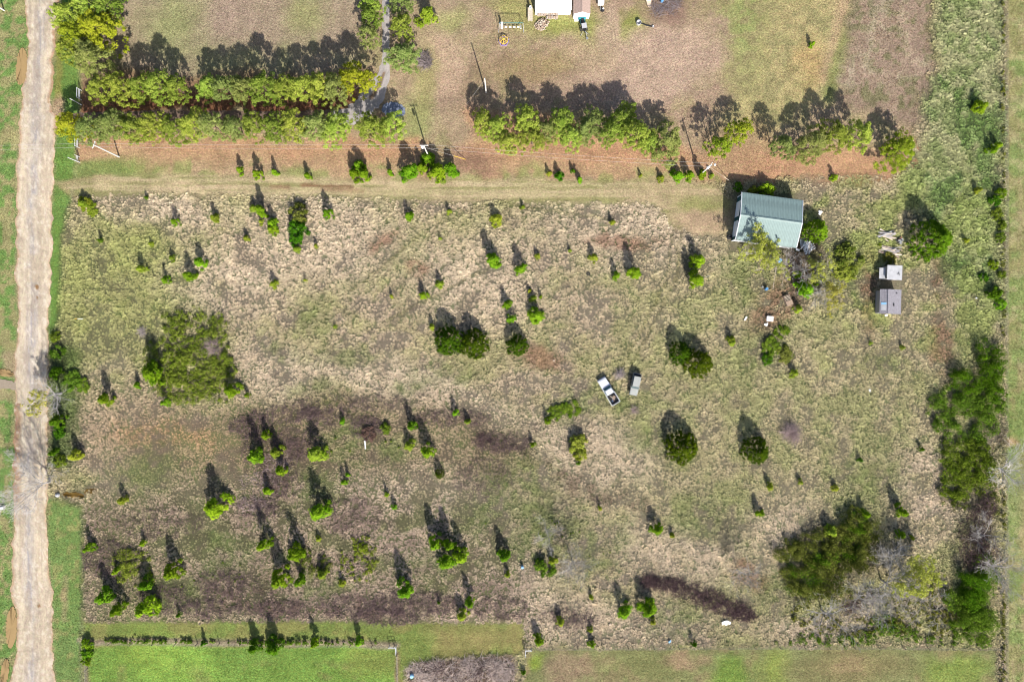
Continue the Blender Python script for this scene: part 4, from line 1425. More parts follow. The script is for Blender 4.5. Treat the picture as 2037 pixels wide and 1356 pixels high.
bare_tree("bare_tree", 100, 958, 8.0, 4.0, 21, "grey bare tree leaning out over the gravel road", m="pale_bark", lean=(-0.2, 0.2), levels=5, r0=0.13)
bare_tree("budding_tree", 122, 782, 7.0, 3.6, 22, "half bare tree with yellow green buds overhanging the road", m="pale_bark", lean=(0, 0), bud=lambda t: -3.6 < t[0] < 0.3 and t[1] < 1.0, nb=70, levels=4, r0=0.18)
bare_tree("budding_tree", 1504, 501, 6.0, 1.7, 23, "yellow budding tree overhanging the barn's front eave", bud=True, levels=4, r0=0.13)
bare_tree("budding_tree", 1596, 540, 6.0, 3.2, 24, "half bare tree with thin yellow buds below the scrap heap", bud=lambda t: t[0] > -0.3, nb=90, levels=4, r0=0.12)
bare_tree("budding_tree", 1622, 582, 5.5, 3.0, 25, "sparse yellow budding tree right of the wooden crate", bud=lambda t: t[0] > 0.2, nb=110, levels=4, r0=0.1)
bare_tree("bare_tree", 1137, 1112, 6.5, 2.6, 26, "thin leafless tree in the lower middle pasture", r0=0.10, up=0.9)
bare_tree("bare_tree", 1466, 1132, 6.5, 2.2, 27, "thin leafless tree at the end of the dark briar strip", r0=0.09, up=1.0)
bare_tree("bare_tree", 1752, 1152, 8.2, 4.6, 28, "large spreading bare tree in the lower right thicket", levels=5, r0=0.15, up=0.5)
bare_tree("bare_tree", 1634, 1212, 7.0, 4.0, 29, "dark forked bare tree at the thicket's lower edge", m="grey_bark", levels=4, r0=0.17)
bare_tree("budding_tree", 1798, 1150, 6.2, 2.6, 30, "bright yellow budding tree right of the large bare tree", bud=lambda t: t[1] > -1.0, levels=4, r0=0.11)
bare_tree("bare_tree", 1700, 1178, 6.5, 3.6, 35, "grey bare tree in the middle of the lower right thicket", levels=4, r0=0.11)
bare_tree("bare_tree", 1768, 1098, 6.5, 3.4, 36, "grey bare tree at the upper right of the lower right thicket", levels=4, r0=0.11)
bare_tree("bare_tree", 1825, 1190, 5.5, 3.4, 37, "small bare tree right of the yellow budding tree", levels=4, r0=0.09)
bare_tree("bare_tree", 1945, 1060, 6.5, 2.8, 38, "upper bare tree on the fence in the dark leafless scrub", levels=4, r0=0.12)
bare_tree("bare_tree", 1960, 1118, 7.5, 3.0, 31, "bare grey tree on the fence above the corner thicket", levels=4, r0=0.15)
bare_tree("bare_tree", 1972, 928, 6.5, 3.6, 32, "pale bare tree leaning right over the fence", m="pale_bark", lean=(2.4, -0.4), levels=4, r0=0.14, up=0.4)
bare_tree("bare_tree", 1560, 528, 4.5, 2.4, 33, "small grey bare tree below the barn's front wall", levels=4, r0=0.08)
bare_tree("bare_tree", 1090, 1062, 4.0, 2.2, 34, "low leafless tree left of the thin leafless tree", levels=4, r0=0.07, up=0.5)


def stem_bush(name, px, py, r, h, seed, m, label, n=90, cat="bush"):
    """leafless bush: stems radiating from the base with side twigs"""
    rr_ = np.random.default_rng(seed)
    g = W(px, py, h * .4)
    root = empty(name, (g.x, g.y, 0), 0, label, cat)
    parts = [MB(), MB()]
    for i in range(n):
        b = parts[i % 2]
        a, t = rr_.random() * 6.283, 0.15 + 1.25 * rr_.random() ** .8
        L_ = (0.6 + .5 * rr_.random())
        e = Vector((r * .1 * math.cos(a) * math.sin(t) * L_, r * .1 * math.sin(a) * math.sin(t) * L_, h * math.cos(t) * L_ + .05))
        o = Vector((rr_.normal() * .08, rr_.normal() * .08, -0.05))
        mid = o.lerp(e, .5) + Vector((0, 0, .12 * h))
        b.bar(o, mid, 0.028, 0.02, 4).bar(mid, e, 0.02, 0.008, 3)
        for k in range(3):
            q = mid.lerp(e, rr_.random())
            b.bar(q, q + Vector(rr_.normal(size=3)) * r * .022, 0.012, 0.005, 3)
    parts[0].build("stem_cluster", M[m], root)
    parts[1].build("twig_cluster", M[m], root)
    return root


stem_bush("dead_shrub", 1234, 743, 15, 1.2, 41, "dead_stem", "spiky grey dead shrub between pickup and silver wagon", 110)
stem_bush("leafless_bush", 1575, 862, 29, 1.5, 42, "pink_twig", "pinkish leafless bush right of a dark cedar", 240)
stem_bush("leafless_bush", 422, 690, 25, 1.5, 43, "pink_twig", "pinkish leafless bush inside the left bramble thicket", 200)
stem_bush("leafless_bush", 283, 660, 16, 0.9, 44, "dead_stem", "small grey leafless bush above the left bramble thicket", 70)
stem_bush("leafless_bush", 1262, 815, 14, 0.6, 45, "pink_twig", "low pinkish dead weeds below the old silver wagon", 70)


def dead_brush(name, blobs, key, label, hmax, seed, n, cat="brush", ln=0.9, rad=0.02):
    r = np.random.default_rng(seed)
    b = MB()
    for k in range(n):
        x, y, rx, ry = blobs[int(r.integers(len(blobs)))]
        a, q = r.random() * 6.283, math.sqrt(r.random())
        px, py = x + rx * q * math.cos(a), y + ry * q * math.sin(a)
        g = W(px, py, 0)
        if vnoise(np.array([px]), np.array([py]), 9, seed)[0] < 0.33: continue
        z = hmax * r.random() * (1 - .6 * q)
        d = Vector((r.normal(), r.normal(), abs(r.normal()) * .5)).normalized() * ln * (.5 + r.random())
        b.bar((g.x, g.y, z), (g.x + d.x, g.y + d.y, z + d.z * .6), rad * (0.7 + r.random()), rad * .4, 3)
    return tag(b.build(name, M[key]), label, cat, None, "stuff")


dead_brush("dead_briars", [(1290, 1155, 18, 10), (1330, 1160, 30, 12), (1370, 1175, 34, 16), (1410, 1190, 34, 18), (1450, 1208, 34, 16), (1480, 1222, 26, 12)], "dark_twig", "dark dead briar strip above the white junk", 0.6, 51, 2600, ln=1.2, rad=0.036)
dead_brush("dead_briars", [(985, 880, 40, 14), (960, 872, 24, 10), (1020, 895, 40, 10)], "dark_twig", "dark dead briars above the lone olive bush", 0.5, 52, 300, ln=1.2, rad=0.036)
M["pale_stalk"] = mat("pale dead stalks", (0.44, 0.36, 0.315), 0.95, noise=0.3, nscale=4)
dead_brush("dead_weeds", [(870, 1325, 40, 14), (900, 1340, 60, 12), (960, 1330, 30, 16)], "dark_twig", "dark branches inside the fallen brush at the bottom edge", 0.8, 59, 260, ln=1.8, rad=0.04)
dead_brush("dead_weeds", [(840, 1335, 30, 20), (900, 1325, 50, 18), (960, 1325, 50, 20), (1000, 1335, 26, 26), (920, 1350, 90, 14)], "pale_stalk", "fallen brush filling the unmown strip at the bottom edge", 0.6, 53, 2600, ln=1.3, rad=0.03)
M["scrub_twig"] = mat("purple brown twigs", (0.12, 0.08, 0.078), 0.95, noise=0.35, nscale=3)
dead_brush("scrub", [(770, 1225, 70, 20), (480, 1180, 70, 40), (690, 1205, 60, 26), (560, 1212, 60, 20), (500, 850, 46, 25), (590, 880, 50, 34), (560, 960, 46, 30), (730, 850, 36, 24), (440, 1160, 50, 30),
    (210, 1110, 46, 40), (640, 830, 60, 18), (420, 1210, 60, 20), (860, 1200, 50, 24), (780, 1200, 40, 24), (330, 1190, 60, 30), (520, 1010, 50, 20), (700, 1030, 60, 40), (960, 950, 60, 40), (1000, 1210, 60, 24), (1130, 1230, 60, 20),
    (320, 1040, 90, 30), (700, 802, 130, 16), (900, 832, 80, 18), (570, 822, 70, 18), (1000, 880, 60, 20), (540, 900, 60, 40)], "scrub_twig", "purple brown leafless scrub between the lower left saplings", 0.6, 56, 21000, ln=0.8, rad=0.026)
dead_brush("scrub", [(1945, 1040, 22, 40), (1960, 1090, 22, 40), (1930, 1090, 24, 40), (1960, 1010, 16, 30)], "dark_twig", "dark leafless trees and scrub on the fence above the corner thicket", 2.6, 57, 1300, ln=1.5, rad=0.03)
dead_brush("dead_weeds", [(1740, 1215, 60, 26), (1820, 1200, 40, 40), (1650, 1235, 50, 22), (1790, 1180, 50, 30)], "pale_stalk", "pale dead weeds around the lower right bare trees", 0.9, 58, 900, ln=1.1, rad=0.02)
thicket("undergrowth", [(1700, 1245, 60, 20), (1790, 1235, 60, 26), (1860, 1230, 40, 30), (1640, 1240, 40, 20), (1850, 1180, 26, 40), (1590, 1225, 30, 24), (1760, 1190, 60, 24), (1880, 1240, 40, 26)], "olive_leaf", "low olive undergrowth above the lower right hedge", 0.9, 915, dens=1.2, rad=(0.2, 0.45))
thicket("undergrowth", [(640, 900, 60, 20), (700, 880, 50, 30), (780, 880, 40, 24), (450, 1130, 60, 40), (560, 1040, 40, 20), (350, 1160, 50, 30), (640, 1000, 40, 30), (960, 1040, 40, 30), (1110, 1050, 70, 40), (1190, 1100, 50, 40)], "thick_leaf", "scattered low green weeds in the lower pasture", 0.35, 916, dens=0.45, rad=(0.12, 0.3))
dead_brush("dead_weeds", [(1720, 1188, 34, 14), (1690, 1205, 20, 14), (1930, 1060, 30, 40), (1945, 1090, 22, 40)], "dark_twig", "dark leafless scrub between the lower right thickets", 1.0, 54, 800, ln=1.2, rad=0.03)
dead_brush("dead_weeds", [(520, 960, 40, 24), (500, 1000, 30, 16), (550, 920, 30, 20)], "pink_twig", "pinkish dead brush among lower left saplings", 0.5, 55, 600, ln=0.9, rad=0.028)

# ------------------------------------------------------------------ barn
BA = math.radians(-7.7)


def barn():
    g = W(1018.5 + 498.9, 678 - 234.5)
    root = empty("barn", (g.x, g.y, 0), BA, "green metal roofed barn with two white roll-up doors", "barn")
    Lx, Ly, e, rg, t = 11.3, 8.7, 3.4, 4.55, 0.12
    hx, hy = Lx / 2, Ly / 2
    # long walls and gable walls butt at the corners
    MB().box((0, -hy + t / 2, e / 2 - .1), (Lx, t, e + .2)).build("wall", M["white"], root)["label"] = "white front long wall"
    MB().box((0, hy - t / 2, e / 2 - .1), (Lx, t, e + .2)).build("wall", M["green_wall"], root)
    for sx in (-1, 1):
        x = sx * (hx - t / 2)
        prof = [(-hy + t, -.2), (hy - t, -.2), (hy - t, e), (0, rg - .07), (-hy + t, e)]
        b = MB()
        n = 5
        v = [(x - t / 2, y, z) for y, z in prof] + [(x + t / 2, y, z) for y, z in prof]
        b.add(v, [tuple(range(n))[::-1], tuple(range(n, 2 * n))] + [(i, (i + 1) % n, n + (i + 1) % n, n + i) for i in range(n)])
        b.build("wall", M["green_wall"], root)
    # roll-up doors on the left gable, ribbed
    for cy in (-2.15, 1.75):
        d = empty("roll_up_door", (0, 0, 0))
        d.parent = root
        w_, h_ = 3.1, 2.75
        dd = MB()
        for k in range(9):
            dd.box((-hx - .03 - .012 * (k % 2), cy, 0.16 + k * h_ / 9), (0.05, w_, h_ / 9 - .012))
        dd.build("door_curtain", M["white"], d)
        fr = MB()
        fr.box((-hx - .05, cy - w_ / 2 - .06, h_ / 2), (.1, .1, h_ + .1)).box((-hx - .05, cy + w_ / 2 + .06, h_ / 2), (.1, .1, h_ + .1)).box((-hx - .05, cy, h_ + .1), (.1, w_ + .22, .1))
        fr.build("door_frame", M["green_wall"], d)
    # roof sheets: each a ribbed panel of its own
    oh, ox = 0.28, 0.30
    n = 13
    pw = (Lx + 2 * ox) / n
    me = {}
    for sy in (-1, 1):
        y0, y1 = sy * (hy + oh), 0.0
        z0 = e + .1 - (rg - e) / hy * oh
        z1 = rg + .1
        b = MB()
        a = Vector((0, y0, z0))
        c = Vector((0, y1, z1))
        nrm = Vector((0, -(z1 - z0) * (1 if y1 > y0 else -1), abs(y1 - y0))).normalized()
        if nrm.z < 0: nrm = -nrm
        prof = [(-pw / 2, 0)]
        for q in (-0.5, -0.17, 0.17):
            xx = q * pw + .05
            prof += [(xx, 0), (xx + .02, .02), (xx + .06, .02), (xx + .08, 0)]
        prof += [(pw / 2 - .004, 0)]
        vs, fs = [], []
        m_ = len(prof)
        for p in (a, c):
            vs += [p + Vector((x, 0, 0)) + nrm * z for x, z in prof]
            vs += [p + Vector((x, 0, 0)) - nrm * .03 for x, z in prof]
        fs += [(i, i + 1, 2 * m_ + i + 1, 2 * m_ + i) for i in range(m_ - 1)]
        fs += [(m_ + i + 1, m_ + i, 3 * m_ + i, 3 * m_ + i + 1) for i in range(m_ - 1)]
        fs += [(i, m_ + i, m_ + i + 1, i + 1) for i in range(m_ - 1)]
        b.add(vs, fs)
        me[sy] = b.mesh("roof_panel", M["green_metal"])
        for k in range(n):
            link("roof_panel", me[sy], root, (-hx - ox + pw * (k + .5), 0, 0))
        # eave gutter and rake trims
        MB().box((0, y0 - sy * -.02, z0 - .08), (Lx + 2 * ox, .08, .1)).build("eave_trim", M["green_metal"], root)
        for sx in (-1, 1):
            x = sx * (hx + ox + .04)
            MB().bar((x, y0, z0 + .02), (x, y1, z1 + .02), .085, .085, 4).build("rake_trim", M["white"], root)
    MB().prism([(-.25, rg + .10), (0, rg + .19), (.25, rg + .10), (.25, rg + .07), (0, rg + .15), (-.25, rg + .07)], -hx - ox, hx + ox).build("ridge_cap", M["green_metal"], root, rot=(0, 0, math.pi / 2))
    for sx in (-1, 1):
        for sy in (-1, 1):
            MB().box((sx * (hx + .03), sy * (hy + .03), e / 2), (.16, .16, e)).build("corner_trim", M["white"], root)
    return root


barn()


# ------------------------------------------------------------------ two small sheds
def shed_grey():
    g = W(1773, 600, 2.4)
    root = empty("shingle_shed", (g.x, g.y, 0), math.radians(-1.5), "old grey shingled shed with patched roof, lower of two", "shed")
    wx_, wy_, e, rg = 3.8, 4.4, 2.1, 2.75
    rx = -0.75   # ridge off centre
    for (c, s_) in (((-wx_ / 2 + .05, 0, e / 2), (.1, wy_, e)), ((wx_ / 2 - .05, 0, e / 2), (.1, wy_, e))):
        MB().box(c, s_).build("wall", M["grey_wood"], root)
    for sy in (-1, 1):
        prof = [(-wx_ / 2 + .1, 0), (wx_ / 2 - .1, 0), (wx_ / 2 - .1, e), (rx, rg - .1), (-wx_ / 2 + .1, e)]
        MB().prism(prof, sy * wy_ / 2 - .05, sy * wy_ / 2 + .05).build("wall", M["white"] if sy < 0 else M["grey_wood"], root)
    # courses of roofing laid on each slope, overlapping
    for side, n in ((-1, 4), (1, 8)):
        x_e = side * (wx_ / 2 + .2)
        for k in range(n):
            t0, t1 = k / n, (k + 1) / n
            xa, xb = x_e + (rx - x_e) * t0, x_e + (rx - x_e) * t1
            za, zb = e - .05 + (rg - e + .05) * t0, e - .05 + (rg - e + .05) * t1
            b = MB()
            up_ = .05
            a0, a1 = -wy_ / 2 - .2 + .03 * rng.random(), wy_ / 2 + .2 + .03 * rng.random()
            v = [(xa, a0, za + .04), (xb, a0, zb + .01), (xb, a1, zb + .01), (xa, a1, za + .04), (xa, a0, za - .02), (xb, a0, zb - .03), (xb, a1, zb - .03), (xa, a1, za - .02)]
            b.add(v, [(0, 1, 2, 3), (7, 6, 5, 4), (0, 4, 5, 1), (1, 5, 6, 2), (2, 6, 7, 3), (3, 7, 4, 0)])
            b.build("roofing_course", M["shingle"], root)
    MB().box((rx, 0, rg + .03), (.3, wy_ + .4, .05)).build("ridge_cap", M["shingle"], root)
    MB().box((-1.45, -1.15, e + .33), (.9, 1.1, .05), ry=-.45).build("roof_patch", M["galv"], root)
    MB().box((-1.45, -.35, e + .33), (.9, .4, .05), ry=-.45).build("roof_patch", M["light_blue"], root)
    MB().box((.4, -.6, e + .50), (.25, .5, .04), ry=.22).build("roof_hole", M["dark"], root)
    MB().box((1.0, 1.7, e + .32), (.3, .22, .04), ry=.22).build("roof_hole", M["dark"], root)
    MB().box((-.3, -2.27, 1.0), (.9, .06, 1.9)).build("door", M["brown_wood"], root)


def shed_pale():
    g = W(1780, 542, 2.2)
    root = empty("tin_shed", (g.x, g.y, 0), math.radians(-2), "small pale tin roofed shed with collapsed lean-to", "shed")
    for c, s_ in (((-1.35, 0, 1.05), (.1, 2.5, 2.1)), ((1.35, 0, 1.05), (.1, 2.5, 2.1)), ((0, -1.2, 1.05), (2.6, .1, 2.1)), ((0, 1.2, 1.05), (2.6, .1, 2.1))):
        MB().box(c, s_).build("wall", M["grey_wood"], root)
    for k in range(4):
        MB().box((-1.11 + .74 * k, 0, 2.18 - .012 * k), (.735, 2.85, .04), ry=.02).build("roof_sheet", M["galv"], root)
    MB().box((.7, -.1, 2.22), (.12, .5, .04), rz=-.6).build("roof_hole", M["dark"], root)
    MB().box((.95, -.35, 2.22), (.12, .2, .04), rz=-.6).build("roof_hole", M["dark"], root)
    for k in range(3):
        MB().box((-2.0, -.85 + .72 * k, 1.35), (1.1, .70, .03), ry=-.25 + .03 * k).build("lean_to_sheet", M["galv"], root)
    for y in (-1.1, 1.0):
        MB().bar((-2.45, y, -.05), (-2.4, y, 1.2), .05).build("post", M["grey_wood"], root)


shed_grey()
shed_pale()


# ------------------------------------------------------------------ piles of boards and scrap
def pile(name, px, py, w, d, rz, n, key, label, ln=(1.5, 3.5), wid=0.18, hmax=0.5, part="plank", spread=0.25, seed=1, cat="wood pile"):
    r = np.random.default_rng(seed)
    g = W(px, py)
    root = empty(name, (g.x, g.y, 0), rz, label, cat)
    for k in range(n):
        x, y = (r.random() - .5) * w * .6, (r.random() - .5) * d
        q = 1 - (2 * abs(y) / d) ** 2
        L_ = ln[0] + (ln[1] - ln[0]) * r.random()
        kk = key if isinstance(key, str) else key[int(r.integers(len(key)))]
        MB().box((x, y, .05 + hmax * q * r.random()), (L_, wid * (.6 + .8 * r.random()), .045), rz=r.normal() * spread, ry=r.normal() * .06, rx=r.normal() * .15).build(part, M[kk], root)
    return root


pile("lumber_pile", 1763, 467, 3.0, 1.3, math.radians(-6), 22, ["grey_wood", "galv", "pale_wood"], "upper stack of weathered grey boards left of big tree", (1.6, 3.4), .22, .5, seed=61)
pile("lumber_pile", 1769, 499, 3.4, 1.7, math.radians(-12), 30, ["grey_wood", "brown_wood", "pale_wood", "split_wood"], "lower stack of weathered boards above the tin shed", (1.2, 3.6), .22, .45, seed=62)
pile("scrap_heap", 1604, 490, 1.8, 2.6, math.radians(60), 42, ["galv", "grey_wood", "white"], "heap of pale boards and poles at the barn's right corner", (1.0, 2.6), .14, .7, spread=.5, seed=63, cat="scrap heap")
pile("metal_heap", 1787, 478, 1.2, 1.0, 0.3, 10, ["dark", "steel", "rust"], "dark scrap metal at the right end of the upper boards", (.7, 1.4), .25, .4, spread=.9, seed=64, cat="scrap heap")


def firewood(name, px, py, w, d, h, n, label, seed, rz=0.0):
    r = np.random.default_rng(seed)
    g = W(px, py)
    root = empty(name, (g.x, g.y, 0), rz, label, "wood pile")
    mes = [MB().bar((-.22 - .04 * i, 0, 0), (.22, 0, 0), .08 + .02 * i, .07 + .02 * i, 6).mesh("log", M[["split_wood", "pale_wood", "brown_wood"][i]]) for i in range(3)]
    for k in range(n):
        a, q = r.random() * 6.283, math.sqrt(r.random())
        o = link("log", mes[k % 3], root, (w / 2 * q * math.cos(a), d / 2 * q * math.sin(a), .08 + h * (1 - q * q) * r.random()), (0, r.normal() * .3, r.random() * 3.14))
    return root


firewood("firewood_heap", 1078, 49, 2.9, 2.3, .6, 110, "loose heap of split firewood below the white building", 71, .5)


def wood_rick(px, py, w, label, rows, seed):
    r = np.random.default_rng(seed)
    g = W(px, py)
    root = empty("firewood_rick", (g.x, g.y, 0), 0, label, "wood pile")
    me = [MB().bar((0, -.22, 0), (0, .22, 0), .075, .085, 6).mesh("log", M[k]) for k in ("split_wood", "pale_wood", "brown_wood", "grey_wood")]
    n = int(w / .165)
    for j in range(rows):
        for i in range(n):
            link("log", me[int(r.integers(4))], root, (-w / 2 + .165 * (i + .5 * (j % 2)), r.normal() * .05, .08 + .15 * j), (r.normal() * .05, r.random() * 6.28, r.normal() * .08))


wood_rick(1090, 30.5, 4.2, "stacked firewood rick against the white building's wall", 6, 72)
wood_rick(1099, 36.5, 2.4, "short lower firewood rick in front of the long rick", 4, 73)


# ------------------------------------------------------------------ vehicles
def wheels(root, xs, ys, r, w):
    for x in xs:
        for s_ in (-1, 1):
            q = empty("wheel", (0, 0, 0))
            q.parent = root
            MB().ring((x, s_ * ys, r), r - .11, .11, 18, 8, "Y").build("tyre", M["rubber"], q)
            MB().bar((x, s_ * ys - .08, r), (x, s_ * ys + .08, r), r - .14, r - .14, 14).build("rim", M["steel"], q)


def pickup():
    a, b = W(1196, 753, .9), W(1225.4, 801.9, .9)
    ang = math.atan2(a.y - b.y, a.x - b.x)
    c = (a + b) / 2
    root = empty("pickup_truck", (c.x, c.y, 0), ang, "old white pickup truck with junk in its open bed", "truck")
    P = M["truck_white"]
    # +x is the front
    prof = [(-.55, .42), (2.75, .42), (2.80, .62), (2.76, .95), (2.55, 1.04), (1.05, 1.12), (.9, 1.10), (-.55, 1.06)]
    MB().prism(prof, -.93, .93, [.02, .02, .06, .10, .14, .10, .04, .02]).build("body", P, root, bevel=.03)
    MB().box((1.85, 0, 1.10), (1.25, 1.25, .05), ry=.05).build("hood", P, root, bevel=.02)
    cab = [(-.62, 1.05), (.98, 1.08), (.42, 1.70), (.28, 1.76), (-.50, 1.76), (-.60, 1.70)]
    MB().prism(cab, -.88, .88, [0, 0, .18, .22, .22, .18]).build("cab", P, root, bevel=.02)
    MB().add([(.94, -.80, 1.15), (.94, .80, 1.15), (.47, .66, 1.69), (.47, -.66, 1.69), (.90, -.80, 1.11), (.90, .80, 1.11), (.43, .66, 1.65), (.43, -.66, 1.65)],
             [(0, 1, 2, 3), (7, 6, 5, 4), (0, 4, 5, 1), (1, 5, 6, 2), (2, 6, 7, 3), (3, 7, 4, 0)]).build("windshield", M["glass"], root)
    MB().box((-.63, 0, 1.42), (.03, 1.3, .42)).build("rear_window", M["glass"], root)
    for s_ in (-1, 1):
        MB().box((.05, s_ * .80, 1.40), (.95, .03, .42), rx=s_ * .27).build("side_window", M["glass"], root)
        MB().box((-1.75, s_ * .90, .80), (2.3, .10, .62)).build("bed_side", P, root, bevel=.02)
        MB().box((2.78, s_ * .68, .80), (.05, .34, .18)).build("headlight", M["suv_glass"], root)
        MB().box((.72, s_ * 1.02, 1.16), (.12, .18, .16)).build("mirror", M["dark"], root)
    MB().box((-1.75, 0, .55), (2.28, 1.70, .06)).build("bed_floor", M["dark"], root)
    MB().box((-2.87, 0, .78), (.06, 1.80, .55)).build("tailgate", P, root, bevel=.015)
    MB().box((2.88, 0, .52), (.14, 1.84, .18)).build("bumper", M["steel"], root, bevel=.02)
    MB().box((-2.97, 0, .50), (.12, 1.7, .14)).build("bumper", M["steel"], root, bevel=.02)
    wheels(root, (1.85, -1.75), .80, .36, .2)
    # junk standing in the bed: things of their own
    Rm = Matrix.Rotation(ang, 3, "Z")
    def at(x, y, z=0.58): return Vector((c.x, c.y, 0)) + Rm @ Vector((x, y, z))
    t = tag(MB().ring((0, 0, .1), .24, .1, 16, 8).build("tire", M["rubber"], None, at(-1.2, .3), (0.15, 0, 0)), "black tyre lying in the pickup bed behind the cab", "tyre")
    tag(MB().lathe([(.14, 0), (.17, .34), (.15, .34), (.12, .03)], 12).build("bucket", M["blue"], None, at(-2.1, .35)), "blue bucket in the pickup bed near the tailgate", "bucket")
    tag(MB().box((0, 0, .15), (.5, .38, .3)).box((0, 0, .32), (.54, .42, .05)).build("box", M["brown_wood"], None, at(-1.55, -.35), (0, 0, ang + .5), bevel=.01), "brown box in the pickup bed by the left side", "box")
    for k, (x, y, r_, m_) in enumerate([(-1.5, .05, .4, "pale_wood"), (-1.8, -.1, -.5, "rust")]):
        tag(MB().box((0, 0, .30), (1.2, .14, .05), ry=.12).build("board", M[m_], None, at(x, y, .62), (0, 0, ang + r_)), ["pale board lying across the junk in the pickup bed", "rusty bar lying across the junk in the pickup bed"][k], "board")
    tag(MB().ring((0, 0, .06), .2, .05, 14, 6).ring((.02, .02, .14), .18, .05, 14, 6).build("coiled_hose", M["dead_stem"], None, at(-1.95, .1)), "coil of grey hose in the pickup bed", "hose")


def wagon():
    a, b = W(1259.6, 786, .9), W(1269, 742, .9)
    ang = math.atan2(a.y - b.y, a.x - b.x)
    c = (a + b) / 2
    root = empty("utility_wagon", (c.x, c.y, 0), ang, "old faded silver boxy wagon with dark open rear", "car")
    P = M["suv_beige"]
    MB().prism([(-2.0, .45), (2.05, .45), (2.10, .70), (2.05, .98), (.85, 1.08), (-2.0, 1.05)], -.82, .82, [.02, .02, .05, .08, .04, .02]).build("body", P, root, bevel=.03)
    MB().box((1.45, 0, 1.05), (1.05, 1.2, .05), ry=.06).build("hood", P, root, bevel=.02)
    MB().prism([(-1.65, 1.05), (.80, 1.06), (.42, 1.66), (-1.62, 1.66)], -.76, .76, [0, 0, .08, .08]).build("cabin", M["suv_glass"], root)
    MB().box((-.58, 0, 1.70), (2.05, 1.36, .08)).build("roof", P, root, bevel=.03)
    MB().add([(.84, -.68, 1.12), (.84, .68, 1.12), (.47, .60, 1.66), (.47, -.60, 1.66)], [(0, 1, 2, 3)]).build("windshield", M["suv_glass"], root)
    for s_ in (-1, 1):
        for x in (.44, -.35, -1.58):
            MB().bar((x + (.28 if x > 0 else 0), s_ * .77, 1.06), (x, s_ * .68, 1.67), .04, .04, 4).build("pillar", P, root)
        MB().box((2.10, s_ * .58, .80), (.05, .22, .18)).build("headlight", M["steel"], root)
        MB().box((.60, s_ * .92, 1.14), (.12, .2, .16)).build("mirror", M["steel"], root)
    MB().box((-1.86, 0, 1.09), (.40, 1.5, .05)).build("rear_deck", M["dark"], root)
    MB().box((-2.10, 0, .62), (.12, 1.62, .2)).build("bumper", M["steel"], root, bevel=.02)
    MB().box((2.16, 0, .58), (.12, 1.66, .18)).build("bumper", M["steel"], root, bevel=.02)
    wheels(root, (1.35, -1.25), .70, .34, .2)


pickup()
wagon()


# ------------------------------------------------------------------ utility poles and wires
def pole(px, py, h, label, arm=0.0, arm_len=1.8, transformer=False, lamp=False, r=.15, guys=()):
    g = W(px, py)
    root = empty("utility_pole", (g.x, g.y, 0), arm, label, "utility pole")
    MB().bar((0, 0, -.3), (0, 0, h), r, r * .72, 10).build("pole", M["pole_wood"], root)
    if arm_len:
        MB().box((0, .12, h - .35), (arm_len, .1, .12)).build("crossarm", M["pole_wood"], root)
        for x in (-arm_len / 2 + .1, arm_len / 2 - .1):
            MB().lathe([(.04, 0), (.06, .08), (.035, .16)], 8, (x, .12, h - .29)).build("insulator", M["white"], root)
    if transformer:
        MB().lathe([(.22, 0), (.24, .08), (.24, .75), (.16, .86), (.05, .9)], 14, (-.42, .05, h - 1.7)).build("transformer", M["white"], root)
    if lamp:
        MB().bar((.1, 0, h - 1.8), (1.0, -.5, h - 1.5), .03, .03, 6).build("lamp_arm", M["steel"], root)
        MB().lathe([(.06, .2), (.2, .1), (.22, 0), (.1, -.08)], 12, (1.05, -.52, h - 1.6)).build("lamp_head", M["white"], root)
    Rm = Matrix.Rotation(-arm, 3, "Z")
    for (x, y, hh, col) in guys:
        q = W(x, y)
        e = Rm @ Vector((q.x - g.x, q.y - g.y, 0))
        s_ = Vector((0, 0, hh))
        MB().bar(s_, e, .018, .018, 4).build("guy_wire", M["wire"], root)
        if col: MB().bar(e.lerp(s_, .30), e, .05, .05, 6).build("guy_guard", M[col], root)
    return Vector((g.x, g.y, h - .2))


pA = pole(237, 312, 8.6, "white roadside power pole at the left end of the lane", 1.2, 1.4)
pB = pole(853, 312, 8.0, "power pole with white transformer above the sapling cluster", 0.0, 1.6, True, guys=[(926, 317, 6.8, "yellow")])
pC = pole(1391, 349, 8.6, "tall power pole with lamp beside the barn lane", 0.8, 1.2, True, True, guys=[(1452, 360, 7.0, "pale_wood")])
pD = pole(967, 184, 7.4, "plain power pole above the pine clump", 0.0, 0, guys=[(928, 208, 6.8, None)])
pole(8, 21, 8.0, "power pole at the far upper left corner", 0.4, 1.4)
pole(1400, 552, 4.4, "short bare pole beside two bright saplings", 0, 0, r=.06)


def wire(a, b, sag, label, off):
    pts = []
    for i in range(25):
        t = i / 24
        p = a.lerp(b, t) + Vector((0, off, -4 * sag * t * (1 - t)))
        pts.append(p)
    tag(MB().path(pts, .014, 4).build("power_line", M["wire"]), label, "power line", "power lines along the lane")


pL = W(-420, 300, 8.4)
wire(pA, pL, .4, "upper wire from white roadside pole over the road to the left", .35)
wire(pA, pL, .7, "lower wire from white roadside pole over the road to the left", -.35)
wire(pA, pB, .7, "upper wire between white roadside pole and transformer pole", .3)
wire(pA, pB, 1.0, "lower wire between white roadside pole and transformer pole", -.3)
wire(pB, pC, .7, "upper wire between transformer pole and lamp pole", .3)
wire(pB, pC, 1.0, "lower wire between transformer pole and lamp pole", -.35)

